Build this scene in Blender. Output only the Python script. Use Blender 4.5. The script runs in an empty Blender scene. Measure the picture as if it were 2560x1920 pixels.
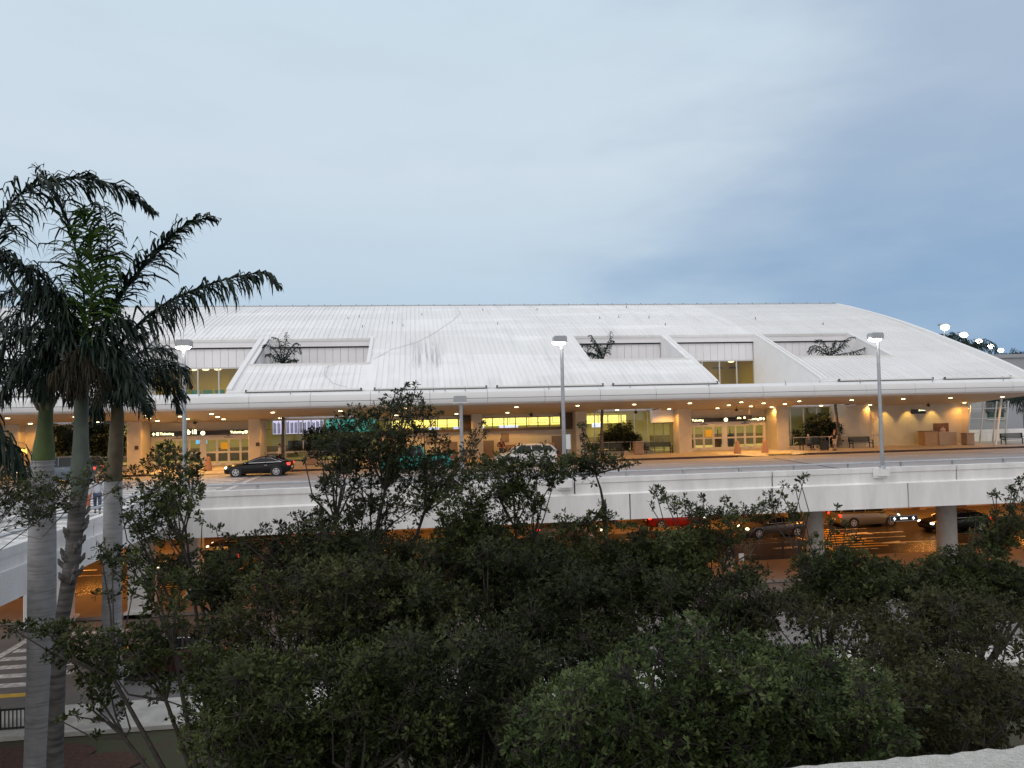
import bpy, math, random
import numpy as np
from mathutils import Vector, Matrix
random.seed(7); RNG=np.random.default_rng(11)
SC=bpy.context.scene; COL=SC.collection
# ---------------------------------------------------------------- camera
F=1852.0; YAW=math.radians(7.4); PIT=math.radians(1.8); ROLL=0.0225; CZ=4.4
fw=np.array([math.sin(YAW)*math.cos(PIT),math.cos(YAW)*math.cos(PIT),math.sin(PIT)])
r0=np.array([math.cos(YAW),-math.sin(YAW),0]); u0=np.cross(r0,fw)
rc=r0*math.cos(ROLL)-u0*math.sin(ROLL); uc=u0*math.cos(ROLL)+r0*math.sin(ROLL)
CP=np.array([0,0,CZ])
cam=bpy.data.cameras.new('camera'); cam.sensor_width=36; cam.lens=36*F/2560; cam.clip_start=.1; cam.clip_end=3000
co=bpy.data.objects.new('camera',cam); COL.objects.link(co)
co.matrix_world=Matrix(((rc[0],uc[0],-fw[0],0),(rc[1],uc[1],-fw[1],0),(rc[2],uc[2],-fw[2],CZ),(0,0,0,1)))
SC.camera=co
# surveying helpers: sight lines of the photograph met with real planes
def ray(x,y): return fw+rc*(x-1280)/F-uc*(y-960)/F
def onZ(x,y,Z): d=ray(x,y); return CP+d*(Z-CZ)/d[2]
def onY(x,y,Y): d=ray(x,y); return CP+d*Y/d[1]
def soffz(Y): return 4.72-0.086*(Y-52.3)
def onS(x,y):
    d=ray(x,y); t=(4.72+0.086*52.3-CZ)/(d[2]+0.086*d[1]); return CP+d*t
# ---------------------------------------------------------------- world, sun, exposure
SUN_EL=math.radians(3); SUN_AZ=math.radians(215)
w=bpy.data.worlds.new('World'); SC.world=w; w.use_nodes=True
nt=w.node_tree; nt.nodes.clear()
def N(t,**k):
    n=nt.nodes.new(t)
    for a,b in k.items(): setattr(n,a,b)
    return n
out=N('ShaderNodeOutputWorld'); bg=N('ShaderNodeBackground'); bg.inputs[1].default_value=0.1
nt.links.new(bg.outputs[0],out.inputs[0])
sky=N('ShaderNodeTexSky',sky_type='NISHITA'); sky.sun_disc=False; sky.sun_elevation=SUN_EL; sky.sun_rotation=SUN_AZ
tc=N('ShaderNodeTexCoord'); sep=N('ShaderNodeSeparateXYZ'); nt.links.new(tc.outputs['Generated'],sep.inputs[0])
def ramp(src,stops,interp='LINEAR'):
    r=N('ShaderNodeValToRGB'); e=r.color_ramp.elements; r.color_ramp.interpolation=interp
    while len(e)<len(stops): e.new(0.5)
    for i,(p,c) in enumerate(stops): e[i].position=p; e[i].color=tuple(c)+(1,) if len(c)==3 else c
    nt.links.new(src,r.inputs[0]); return r.outputs[0]
def mixc(f,a,b,blend='MIX'):
    m=N('ShaderNodeMix',data_type='RGBA',blend_type=blend)
    if isinstance(f,float): m.inputs[0].default_value=f
    else: nt.links.new(f,m.inputs[0])
    for s,i in ((a,6),(b,7)):
        if isinstance(s,tuple): m.inputs[i].default_value=s+(1,)
        else: nt.links.new(s,m.inputs[i])
    return m.outputs[2]
def math2(op,a,b,clamp=False):
    m=N('ShaderNodeMath',operation=op,use_clamp=clamp)
    for s,i in ((a,0),(b,1)):
        if isinstance(s,(int,float)): m.inputs[i].default_value=s
        else: nt.links.new(s,m.inputs[i])
    return m.outputs[0]
# front sky: light haze-blue on the left and overhead, darker slate cloud to the right
c_h=ramp(sep.outputs['Z'],[(0.0,(.44,.61,.79)),(0.14,(.54,.69,.83)),(0.30,(.66,.77,.87)),(0.6,(.62,.76,.88)),(1.0,(.84,.90,.95))])
mp=N('ShaderNodeMapping'); mp.inputs['Scale'].default_value=(1.6,1.6,5.0); mp.inputs['Rotation'].default_value=(0,math.radians(-20),0)
nt.links.new(tc.outputs['Generated'],mp.inputs[0])
no=N('ShaderNodeTexNoise'); no.inputs['Scale'].default_value=1.7; no.inputs['Detail'].default_value=5; no.inputs['Roughness'].default_value=.5; nt.links.new(mp.outputs[0],no.inputs['Vector'])
no2=N('ShaderNodeTexNoise'); no2.inputs['Scale'].default_value=4.5; no2.inputs['Detail'].default_value=6; nt.links.new(mp.outputs[0],no2.inputs['Vector'])
xr=math2('MULTIPLY_ADD',sep.outputs['X'],1.0); xr.node.inputs[2].default_value=0
side=math2('ADD',sep.outputs['X'],math2('MULTIPLY',math2('SUBTRACT',no.outputs[0],.5),.9))
sidef=ramp(side,[(0.12,(0,0,0)),(0.62,(1,1,1))],'EASE')
c_s=ramp(sep.outputs['Z'],[(0.0,(.24,.41,.64)),(0.16,(.29,.44,.65)),(0.36,(.42,.53,.69)),(0.8,(.50,.60,.74))])
c_f=mixc(sidef,c_h,c_s)
cl=ramp(no2.outputs[0],[(0.40,(0,0,0)),(0.70,(1,1,1))],'EASE')
c_f=mixc(math2('MULTIPLY',cl,.16),c_f,(.54,.64,.76))
back=ramp(math2('MULTIPLY',sep.outputs['Y'],-1),[(0.0,(0,0,0)),(0.5,(1,1,1))],'EASE')
c_all=mixc(back,c_f,(1.02,1.0,1.0))
zen=ramp(sep.outputs['Z'],[(0.5,(0,0,0)),(0.95,(1,1,1))],'EASE')
c_all=mixc(zen,c_all,(1.0,1.02,1.06))
sc10=N('ShaderNodeVectorMath',operation='SCALE'); sc10.inputs['Scale'].default_value=9.6; nt.links.new(c_all,sc10.inputs[0])
nt.links.new(mixc(0.03,sc10.outputs[0],sky.outputs[0]),bg.inputs[0])
sd=bpy.data.lights.new('sun','SUN'); sd.energy=0.55; sd.angle=math.radians(25); sd.color=(1,.93,.88)
so=bpy.data.objects.new('sun',sd); COL.objects.link(so)
so.rotation_euler=(math.radians(55),0,math.radians(-62))
so.location=(-20,-40,60)
vs=SC.view_settings; vs.view_transform='Standard'; vs.look='None'; vs.exposure=0.0; vs.gamma=1.0
SC.cycles.max_bounces=6; SC.cycles.transparent_max_bounces=12; SC.cycles.sample_clamp_indirect=4.0; SC.cycles.use_denoising=True
# ---------------------------------------------------------------- materials
MT={}
def mat(name,col,rough=.6,metal=0.0,var=0.0,scale=2.0,bump=0.0,bscale=20.0,emit=None,estr=0.0,spec=None,stretch=(1,1,1),var2=None):
    if name in MT: return MT[name]
    m=bpy.data.materials.new(name); m.use_nodes=True; t=m.node_tree; b=t.nodes['Principled BSDF']
    b.inputs['Base Color'].default_value=tuple(col)+(1,); b.inputs['Roughness'].default_value=rough; b.inputs['Metallic'].default_value=metal
    if spec is not None: b.inputs['Specular IOR Level'].default_value=spec
    if emit: b.inputs['Emission Color'].default_value=tuple(emit)+(1,); b.inputs['Emission Strength'].default_value=estr
    if var or bump:
        tc=t.nodes.new('ShaderNodeTexCoord'); mp=t.nodes.new('ShaderNodeMapping'); mp.inputs['Scale'].default_value=stretch
        t.links.new(tc.outputs['Object'],mp.inputs[0])
    if var:
        n=t.nodes.new('ShaderNodeTexNoise'); n.inputs['Scale'].default_value=scale; n.inputs['Detail'].default_value=7; n.inputs['Roughness'].default_value=.6
        t.links.new(mp.outputs[0],n.inputs['Vector'])
        r=t.nodes.new('ShaderNodeValToRGB'); e=r.color_ramp.elements; e[0].position=.32; e[1].position=.68
        c2=var2 or tuple(max(0,c*(1-var)) for c in col); c1=tuple(min(1,c*(1+var*.5)) for c in col)
        e[0].color=tuple(c2)+(1,); e[1].color=tuple(c1)+(1,)
        t.links.new(n.outputs[0],r.inputs[0]); t.links.new(r.outputs[0],b.inputs['Base Color'])
    if bump:
        n=t.nodes.new('ShaderNodeTexNoise'); n.inputs['Scale'].default_value=bscale; n.inputs['Detail'].default_value=5
        t.links.new(tc.outputs['Object'],n.inputs['Vector']); bp=t.nodes.new('ShaderNodeBump'); bp.inputs['Strength'].default_value=bump; bp.inputs['Distance'].default_value=.05
        t.links.new(n.outputs[0],bp.inputs['Height']); t.links.new(bp.outputs[0],b.inputs['Normal'])
    MT[name]=m; return m
def glass(name,tint,refl=.10,alpha=.85):
    if name in MT: return MT[name]
    m=bpy.data.materials.new(name); m.use_nodes=True; t=m.node_tree; t.nodes.clear()
    o=t.nodes.new('ShaderNodeOutputMaterial'); tr=t.nodes.new('ShaderNodeBsdfTransparent'); tr.inputs[0].default_value=tuple(tint)+(1,)
    g=t.nodes.new('ShaderNodeBsdfGlossy'); g.inputs['Roughness'].default_value=.03; g.inputs[0].default_value=(.9,.9,.9,1)
    mx=t.nodes.new('ShaderNodeMixShader'); fr=t.nodes.new('ShaderNodeFresnel'); fr.inputs[0].default_value=1.45
    ad=t.nodes.new('ShaderNodeMath'); ad.operation='ADD'; ad.inputs[1].default_value=refl; t.links.new(fr.outputs[0],ad.inputs[0])
    t.links.new(ad.outputs[0],mx.inputs[0]); t.links.new(tr.outputs[0],mx.inputs[1]); t.links.new(g.outputs[0],mx.inputs[2]); t.links.new(mx.outputs[0],o.inputs[0])
    MT[name]=m; return m
def leafmat(name,c1,c2,c3,rough=.42,trans=.15):
    m=bpy.data.materials.new(name); m.use_nodes=True; t=m.node_tree; b=t.nodes['Principled BSDF']
    a=t.nodes.new('ShaderNodeAttribute'); a.attribute_name='tint'
    r=t.nodes.new('ShaderNodeValToRGB'); e=r.color_ramp.elements; e.new(.5)
    for i,(p,c) in enumerate(((0,c1),(.5,c2),(1,c3))): e[i].position=p; e[i].color=tuple(c)+(1,)
    t.links.new(a.outputs['Fac'],r.inputs[0]); t.links.new(r.outputs[0],b.inputs['Base Color'])
    b.inputs['Roughness'].default_value=rough; b.inputs['Specular IOR Level'].default_value=.2
    tl=t.nodes.new('ShaderNodeBsdfTranslucent'); t.links.new(r.outputs[0],tl.inputs[0])
    mx=t.nodes.new('ShaderNodeMixShader'); mx.inputs[0].default_value=trans; o=t.nodes['Material Output']
    t.links.new(b.outputs[0],mx.inputs[1]); t.links.new(tl.outputs[0],mx.inputs[2]); t.links.new(mx.outputs[0],o.inputs[0])
    MT[name]=m; return m
def trunkmat(name,col,ring,rscale,amount):
    m=bpy.data.materials.new(name); m.use_nodes=True; t=m.node_tree; b=t.nodes['Principled BSDF']; b.inputs['Roughness'].default_value=.8
    tc=t.nodes.new('ShaderNodeTexCoord'); mp=t.nodes.new('ShaderNodeMapping'); mp.inputs['Scale'].default_value=(1.2,1.2,rscale)
    n=t.nodes.new('ShaderNodeTexNoise'); n.inputs['Scale'].default_value=1.0; n.inputs['Detail'].default_value=4
    n2=t.nodes.new('ShaderNodeTexNoise'); n2.inputs['Scale'].default_value=3; n2.inputs['Detail'].default_value=6
    t.links.new(tc.outputs['Object'],mp.inputs[0]); t.links.new(mp.outputs[0],n.inputs['Vector']); t.links.new(tc.outputs['Object'],n2.inputs['Vector'])
    r=t.nodes.new('ShaderNodeValToRGB'); e=r.color_ramp.elements; e[0].position=.36; e[0].color=tuple(ring)+(1,); e[1].position=.36+amount; e[1].color=tuple(col)+(1,)
    mx=t.nodes.new('ShaderNodeMix'); mx.data_type='RGBA'; mx.blend_type='MULTIPLY'; mx.inputs[0].default_value=.6
    r2=t.nodes.new('ShaderNodeValToRGB'); r2.color_ramp.elements[0].position=.3; r2.color_ramp.elements[0].color=(.5,.5,.48,1); r2.color_ramp.elements[1].position=.7
    t.links.new(n.outputs[0],r.inputs[0]); t.links.new(n2.outputs[0],r2.inputs[0]); t.links.new(r.outputs[0],mx.inputs[6]); t.links.new(r2.outputs[0],mx.inputs[7]); t.links.new(mx.outputs[2],b.inputs['Base Color'])
    bp=t.nodes.new('ShaderNodeBump'); bp.inputs['Strength'].default_value=.5; bp.inputs['Distance'].default_value=.03; t.links.new(n.outputs[0],bp.inputs['Height']); t.links.new(bp.outputs[0],b.inputs['Normal'])
    MT[name]=m; return m
WHITE=mat('white_concrete',(.82,.81,.80),.7,var=.15,scale=1.1,bump=.2,bscale=14,stretch=(1,1,.22))
WPAINT=mat('white_metal',(.78,.78,.78),.45)
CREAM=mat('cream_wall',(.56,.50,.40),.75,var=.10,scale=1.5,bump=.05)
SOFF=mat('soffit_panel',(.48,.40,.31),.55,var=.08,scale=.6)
PANEL=mat('wall_panel',(.86,.855,.88),.6,var=.05,scale=.5)
DARK=mat('dark_joint',(.03,.03,.035),.8)
GALV=mat('galvanised_steel',(.45,.47,.50),.35,.7,var=.15,scale=6)
BLACKM=mat('black_metal',(.02,.022,.025),.4)
ASPH=mat('asphalt',(.045,.04,.038),.26,var=.25,scale=.8,bump=.3,bscale=40)
ROADC=mat('road_concrete',(.33,.315,.32),.75,var=.22,scale=.35,bump=.15,bscale=30,stretch=(.4,1.6,1))
PAVE=mat('paving',(.37,.32,.27),.7,var=.2,scale=1.2,bump=.1)
PAVEL=mat('pale_paving',(.50,.49,.46),.75,var=.28,scale=1.6,bump=.15)
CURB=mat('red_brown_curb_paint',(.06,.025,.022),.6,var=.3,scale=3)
LINE=mat('road_paint',(.70,.70,.68),.6,var=.55,scale=3.5,var2=(.30,.30,.30))
YELL=mat('yellow_road_paint',(.70,.45,.08),.6,var=.25,scale=4)
GRASS=mat('lawn',(.035,.05,.02),.9,var=.5,scale=1.5,bump=.6,bscale=30,var2=(.06,.04,.025))
MULCH=mat('red_mulch',(.085,.040,.028),.95,var=.5,scale=9,bump=.8,bscale=40)
GL=glass('window_glass',(.93,.92,.86),.03); GLD=glass('tinted_glass',(.25,.28,.30),.12)
BROWN=mat('brown_laminate',(.20,.11,.06),.5,var=.2,scale=3)
BARK=mat('bark',(.055,.047,.040),.9,var=.35,scale=8,bump=.5,bscale=25)
# ---------------------------------------------------------------- mesh helpers
class MB:
    def __init__(s): s.v=[]; s.f=[]; s.marks=[]
    def add(s,v,f):
        s.marks.append((len(s.v),len(s.f))); o=len(s.v); s.v+= [tuple(map(float,p)) for p in v]; s.f+=[tuple(i+o for i in q) for q in f]; return s
    def box(s,x0,x1,y0,y1,z0,z1):
        return s.add([(x0,y0,z0),(x1,y0,z0),(x1,y1,z0),(x0,y1,z0),(x0,y0,z1),(x1,y0,z1),(x1,y1,z1),(x0,y1,z1)],
          [(0,3,2,1),(4,5,6,7),(0,1,5,4),(1,2,6,5),(2,3,7,6),(3,0,4,7)])
    def cyl(s,c,r,z0,z1,n=14,r2=None,axis='z'):
        r2=r if r2 is None else r2; v=[]
        for zz,rr in ((z0,r),(z1,r2)):
            for i in range(n):
                a=2*math.pi*i/n; p=(math.cos(a)*rr,math.sin(a)*rr,zz)
                if axis=='y': p=(p[0],p[2],p[1])
                if axis=='x': p=(p[2],p[0],p[1])
                v.append((p[0]+c[0],p[1]+c[1],p[2]+(c[2] if len(c)>2 else 0)))
        return s.add(v,[(i,(i+1)%n,n+(i+1)%n,n+i) for i in range(n)]+[tuple(range(n))[::-1],tuple(range(n,2*n))])
    def ball(s,c,r,nu=10,nv=7,sc=(1,1,1)):
        v=[];f=[]
        for j in range(nv+1):
            t=math.pi*j/nv
            for i in range(nu):
                a=2*math.pi*i/nu; v.append((c[0]+r*sc[0]*math.sin(t)*math.cos(a),c[1]+r*sc[1]*math.sin(t)*math.sin(a),c[2]+r*sc[2]*math.cos(t)))
        for j in range(nv):
            for i in range(nu): f.append((j*nu+i,(j+1)*nu+i,(j+1)*nu+(i+1)%nu,j*nu+(i+1)%nu))
        return s.add(v,f)
    def tube(s,pts,rad,n=8,cap=True):
        P=[Vector(p) for p in pts]; m=len(P)
        if not hasattr(rad,'__len__'): rad=[rad]*m
        v=[];ref=Vector((0.3,0.9,0.1)).normalized()
        for k in range(m):
            d=(P[min(k+1,m-1)]-P[max(k-1,0)]).normalized()
            if abs(d.dot(ref))>.95: ref=Vector((.9,.2,.3)).normalized()
            a=d.cross(ref).normalized(); b=d.cross(a)
            for i in range(n):
                t=2*math.pi*i/n; v.append(P[k]+(a*math.cos(t)+b*math.sin(t))*rad[k])
        f=[(k*n+i,k*n+(i+1)%n,(k+1)*n+(i+1)%n,(k+1)*n+i) for k in range(m-1) for i in range(n)]
        if cap: f+=[tuple(range(n))[::-1],tuple(range((m-1)*n,m*n))]
        return s.add(v,f)
    def prism(s,poly,x0,x1,axis='x'):
        n=len(poly); v=[]
        for X in (x0,x1):
            for a,b in poly: v.append((X,a,b) if axis=='x' else (a,X,b) if axis=='y' else (a,b,X))
        return s.add(v,[tuple(range(n)),tuple(range(n,2*n))[::-1]]+[(i,n+i,n+(i+1)%n,(i+1)%n) for i in range(n)])
    def quad(s,a,b,c,d): return s.add([a,b,c,d],[(0,1,2,3)])
    def split(s,name,m,parent):
        mk=s.marks+[(len(s.v),len(s.f))]; r=[]
        for (a,b),(c,d) in zip(mk[:-1],mk[1:]):
            q=MB(); q.v=s.v[a:c]; q.f=[tuple(i-a for i in f) for f in s.f[b:d]]; q.marks=[(0,0)]; r.append(q.build(name,m,parent))
        return r
    def build(s,name,m,parent=None,smooth=False):
        off=Vector((0,0,0)); q=parent
        while q: off+=q.location; q=q.parent
        me=bpy.data.meshes.new(name); V=[(a-off.x,b-off.y,c-off.z) for a,b,c in s.v]
        base=None
        if parent is None:
            A=np.array(V); base=Vector(((A[:,0].min()+A[:,0].max())/2,(A[:,1].min()+A[:,1].max())/2,A[:,2].min()))
            V=[(a-base.x,b-base.y,c-base.z) for a,b,c in V]
        me.from_pydata(V,[],s.f); me.update()
        for mm in (m if isinstance(m,(list,tuple)) else [m]): me.materials.append(mm)
        if smooth:
            me.polygons.foreach_set('use_smooth',[True]*len(me.polygons)); 
            try: me.set_sharp_from_angle(angle=math.radians(35))
            except Exception: pass
        o=bpy.data.objects.new(name,me); COL.objects.link(o)
        if parent: o.parent=parent
        else: o.location=base
        return o
def tag(o,label=None,cat=None,group=None,kind=None):
    if label: o['label']=label
    if cat: o['category']=cat
    if group: o['group']=group
    if kind: o['kind']=kind
    return o
def thing(name,label,cat,loc=(0,0,0),group=None):
    o=bpy.data.objects.new(name,None); COL.objects.link(o); o.location=loc; o.empty_display_size=.3
    return tag(o,label,cat,group)
def place(o,loc,rz=0.0): o.location=loc; o.rotation_euler=(0,0,rz); return o
def copy_tree(o,parent=None):
    c=o.copy(); COL.objects.link(c); c.parent=parent
    for ch in list(o.children): copy_tree(ch,c)
    return c
def lamp(name,kind,parent,loc,energy,color,size=.1,rot=(0,0,0),spot=None,size_y=None):
    d=bpy.data.lights.new(name,kind); d.energy=energy; d.color=color
    if kind=='AREA':
        d.size=size
        if size_y: d.shape='RECTANGLE'; d.size_y=size_y
    else: d.shadow_soft_size=size
    if spot: d.spot_size=math.radians(spot); d.spot_blend=.6
    o=bpy.data.objects.new(name,d); COL.objects.link(o); off=Vector((0,0,0)); q=parent
    while q: off+=q.location; q=q.parent
    o.location=Vector(loc)-off; o.rotation_euler=rot; o.parent=parent; return o
def text_faces(txt,h,loc,normal='-y',mirror=False):
    c=bpy.data.curves.new('t','FONT'); c.body=txt; c.size=h/.7; c.resolution_u=2; c.offset=.006*h/.2
    o=bpy.data.objects.new('t',c); COL.objects.link(o); bpy.context.view_layer.update()
    me=bpy.data.meshes.new_from_object(o.evaluated_get(bpy.context.evaluated_depsgraph_get()))
    v=[(loc[0]+p.co.x,loc[1],loc[2]+p.co.y) for p in me.vertices]; f=[tuple(p.vertices) for p in me.polygons]
    wdt=max(p.co.x for p in me.vertices)
    bpy.data.objects.remove(o); bpy.data.curves.remove(c); bpy.data.meshes.remove(me)
    return v,f,wdt
WARM=(1,.45,.09); SOD=(1,.36,.06); COOLW=(1,.96,.88)
# ================================================================ GROUND AND ROADS
ZL=-4.9
def struct(name,mb,m): return tag(mb.build(name,m),kind='structure')
g=MB(); g.quad((-700,-300,ZL-.02),(900,-300,ZL-.02),(900,1500,ZL-.02),(-700,1500,ZL-.02)); struct('ground',g,GRASS)
g=MB(); g.box(-120,140,36.2,60,ZL-.02,ZL-.004); struct('lower_road',g,ASPH)
g=MB(); g.box(-120,140,25.6,36.2,ZL-.02,ZL-.004); struct('service_road',g,mat('weathered_asphalt',(.16,.155,.155),.7,var=.25,scale=.6,bump=.2,bscale=40))
g=MB(); g.box(-120,140,36.4,41.0,ZL,ZL+.14); struct('median_pavement',g,mat('median_paving',(.26,.21,.18),.7,var=.15,scale=1.2))
g=MB(); g.box(-120,140,23.4,25.6,ZL,ZL+.13); struct('garden_pavement',g,PAVEL)
g=MB(); g.box(-120,140,52.4,62,ZL,ZL+.15); struct('lower_pavement',g,PAVE)
g=MB()
for c in [(-10.6,22.0,1.5,1.0),(-13.5,22.2,2.4,1.0),(-8.6,21.3,1.1,.8),(-16,22.6,2,.7)]:
    g.add([(c[0]+c[2]*math.cos(a)*(1+.15*math.sin(3*a)),c[1]+c[3]*math.sin(a),ZL+.012+.006*c[2]) for a in np.linspace(0,2*math.pi,22)[:-1]],[tuple(range(21))])
struct('mulch_bed',g,MULCH)
# upper level deck and pavement
g=MB(); g.box(-75,90,34.45,56.8,-.35,0); struct('upper_road',g,ROADC)
g=MB()
g.box(-75,-19.5,56.8,64.5,-.3,.15); g.box(-19.5,-12.5,57.6,64.5,-.3,.15); g.box(-12.5,25.5,56.8,64.5,-.3,.15); g.box(25.5,31.5,57.6,64.5,-.3,.15); g.box(31.5,90,56.8,64.5,-.3,.15)
struct('upper_pavement',g,PAVE)
g=MB()
for x0,x1 in ((-19.5,-12.5),(25.5,31.5)):
    g.add([(x0,57.6,.152),(x1,57.6,.152),(x1-1.6,56.75,.02),(x0+1.6,56.75,.02),(x0,56.8,.152),(x1,56.8,.152)],[(0,3,2,1),(0,4,3),(1,2,5)])
    g.box(x0-.8,x1+.8,57.62,61.0,.1505,.156)
struct('kerb_ramp',g,PAVEL)
g=MB(); g.box(28.2,30.2,56.85,57.5,.1,.165)
struct('tactile_paving',g,mat('yellow_tactile',(.62,.42,.12),.7))
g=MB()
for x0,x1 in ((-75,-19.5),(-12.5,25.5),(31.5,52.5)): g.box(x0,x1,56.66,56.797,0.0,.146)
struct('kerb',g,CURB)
g=MB()
# lane dashes, zebra crossing, joints on the upper road
for x in np.arange(-60,80,9.5):
    if not -20<x<-9: g.box(x,x+3.2,52.6,52.72,.002,.006)
    g.box(x+2,x+5,48.8,48.92,.002,.006)
    g.box(x+4,x+7,45,45.12,.002,.006)
for y in np.arange(35.6,56.3,1.15): g.box(-17.4,-11.6,y,y+.55,.002,.007)
g.box(-18.2,-17.9,35,56.6,.002,.007); g.box(-11.1,-10.8,35,56.6,.002,.007)
for y in np.arange(1,34,1.15): g.box(-17.2,-11.5,y,y+.55,.002,.007)
struct('upper_road_markings',g,LINE)
g=MB(); a=onZ(1935,1146,0); b=onZ(2105,1173,0); d=Vector((b-a)); n=Vector((-d.y,d.x,0)).normalized()*.09
a=Vector(a);b=Vector(b); g.quad(a-n+Vector((0,0,.008)),b-n+Vector((0,0,.008)),b+n+Vector((0,0,.008)),a+n+Vector((0,0,.008)))
struct('road_expansion_joint',g,DARK)
# lower road markings
g=MB(); Z0=ZL+.001
for x in np.arange(-60,100,8): g.box(x,x+4.6,46.5,46.62,Z0,Z0+.005); g.box(x+1,x+4,50.0,50.12,Z0,Z0+.005)
for x in np.arange(-58,100,8): g.box(x+3,x+6.4,43.15,43.27,Z0,Z0+.005)
for x in (31,24,-22): # lane arrows pointing left
    for yy in (44.7,48.2): g.box(x,x+2.6,yy-.1,yy+.1,Z0,Z0+.005); g.add([(x-1.9,yy,Z0+.005),(x+.1,yy+.42,Z0+.005),(x+.1,yy-.42,Z0+.005)],[(0,2,1)])
struct('lower_road_markings',g,LINE)
g=MB()
for i in range(9):
    y=43.9+i*.78; x0=25.9+abs(i-8)*.12; g.box(x0,29.6,y,y+.2,Z0,Z0+.005)
g.box(25.5,25.7,43.7,51,Z0,Z0+.006)
for i in range(8):
    y=40.9+.1+i*.6; x0=-16.6-i*.45; g.box(x0+2,-12.4,y+.3,y+.5,Z0,Z0+.005)
g.add([(-16.6,41.1,Z0+.006),(-16.3,41.1,Z0+.006),(-17.2,46.0,Z0+.006),(-17.5,46.0,Z0+.006)][:3]+[(-17.5,46.0,Z0+.006)],[(0,1,2,3)])
g.box(-60,100,41.3,41.42,Z0,Z0+.005); g.box(-15.2,-12.6,27.0,27.35,Z0,Z0+.005)
struct('yellow_road_markings',g,YELL)
g=MB()
for y in np.arange(28.0,34.2,1.02): g.box(-16.1,-12.6,y,y+.42,Z0,Z0+.005); g.box(-40,-21,y,y+.42,Z0,Z0+.005)
a=Vector((-20.5,28.2,0)); 
g.box(-16.5,-16.2,29.5,36.0,Z0,Z0+.005)
struct('zebra_crossing',g,LINE)
# ================================================================ VIADUCT PARAPET AND FOOTBRIDGE
def parapet(mb,jt,x0,x1,y,zt=1.0,zb=-1.0,seg=4.9,inner=.28):
    # stepped outer face with proud lower girder panels; real gaps at the joints
    x=x0; k=0
    while x<x1-.1:
        e=min(x+seg*2,x1); mb.box(x+.035,e-.035,y+.0,y+inner,zt-.24,zt); mb.box(x+.035,e-.035,y+.045,y+inner,zt-.75,zt-.24); x=e
    mb.add([(x0,y+.045,zt-.73),(x1,y+.045,zt-.73),(x1,y-.10,zt-.80),(x0,y-.10,zt-.80)],[(0,3,2,1)])
    x=x0+.9
    while x<x1-.1:
        e=min(x+seg*1.0*1.45,x1); mb.box(x+.035,e-.035,y-.10,y+.3,zb,zt-.80); x=e
    jt.box(x0,x1,y+.12,y+inner-.03,zb+.05,zt-.05)
pw=thing('viaduct_parapet','long white concrete parapet and girder edge of the upper roadway','parapet wall',(20,34.3,-1))
m=MB(); j=MB(); parapet(m,j,-12.3,88,34.2); m.build('wall_panels',WHITE,pw); j.build('joint_backing',DARK,pw)
g=MB(); g.box(-10.4,88,34.6,36.2,-1.0,-.36); g.box(-75,88,44,45.2,-1.1,-.36); g.box(-75,88,53.5,54.5,-1.1,-.36); g.box(-75,-18,34.6,36.2,-1.0,-.36)
tag(g.build('deck_girder',mat('girder_concrete',(.30,.27,.25),.8,var=.15)),'concrete girders carrying the upper roadway above the lower road','girder')
pl=thing('viaduct_parapet','white concrete parapet of the upper roadway left of the footbridge','parapet wall',(-40,34.3,-1))
m=MB(); j=MB(); parapet(m,j,-75,-18.0,34.2); m.build('wall_panels',WHITE,pl); j.build('joint_backing',DARK,pl)
def parapetY(root,X,sgn,y0,y1,ex=0):
    mb=MB(); jb=MB(); y=y0
    while y<y1-.1:
        e=min(y+6.5,y1); a,b=sorted((X,X-sgn*.26)); mb.box(a,b,y+.02,e-.02,.76,1.0)
        a,b=sorted((X-sgn*.02,X-sgn*.26)); mb.box(a,b,y+.02,e-.02,.42,.76)
        a,b=sorted((X+sgn*.06,X-sgn*.26)); mb.box(a,b,y+.02,e-.02,-.42,.42)
        y=e
    a,b=sorted((X-sgn*.1,X-sgn*.22)); jb.box(a,b,y0,y1,-.38,.95)
    mb.build('wall_panels',WHITE,root); jb.build('joint_backing',DARK,root)
r=thing('footbridge_parapet','white concrete footbridge parapet nearer the camera, running behind the palm trunks','parapet wall',(-10.9,18,-.3)); parapetY(r,-10.75,1,-6,33.95)
r=thing('footbridge_parapet','white concrete parapet on the far left edge of the footbridge','parapet wall',(-17.8,18,-.3)); parapetY(r,-17.75,-1,-6,33.95)
g=MB(); g.box(-17.45,-11.05,-6,34.4,-.3,0); struct('footbridge_deck',g,mat('deck_concrete',(.45,.44,.43),.75,var=.15,scale=.7))
# rails
def rail(root,pts,zt,step):
    a=Vector(pts[0]); b=Vector(pts[1]); L=(b-a).length; d=(b-a).normalized(); n=int(L/step)
    m=MB(); m.tube([a+Vector((0,0,zt)),b+Vector((0,0,zt))],.045,8); m.build('rail',GALV,root,True)
    sd=Vector((-d.y,d.x,0))
    for i in range(n+1):
        p=a+d*(i*step+.4); q=p-sd*0
        m=MB(); m.box(q.x-.07,q.x+.07,q.y-.07,q.y+.07,.99,zt+.0); m.build('bracket',GALV,root)
r=thing('parapet_rail','grey steel tube rail along the upper roadway parapet','railing',(20,34.55,1)); rail(r,[(-10.4,34.62,0),(88,34.62,0)],1.22,2.85)
r=thing('parapet_rail','grey steel tube rail on the near footbridge parapet','railing',(-11.1,18,1)); rail(r,[(-11.12,-5,0),(-11.12,34,0)],1.24,2.85)
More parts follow.
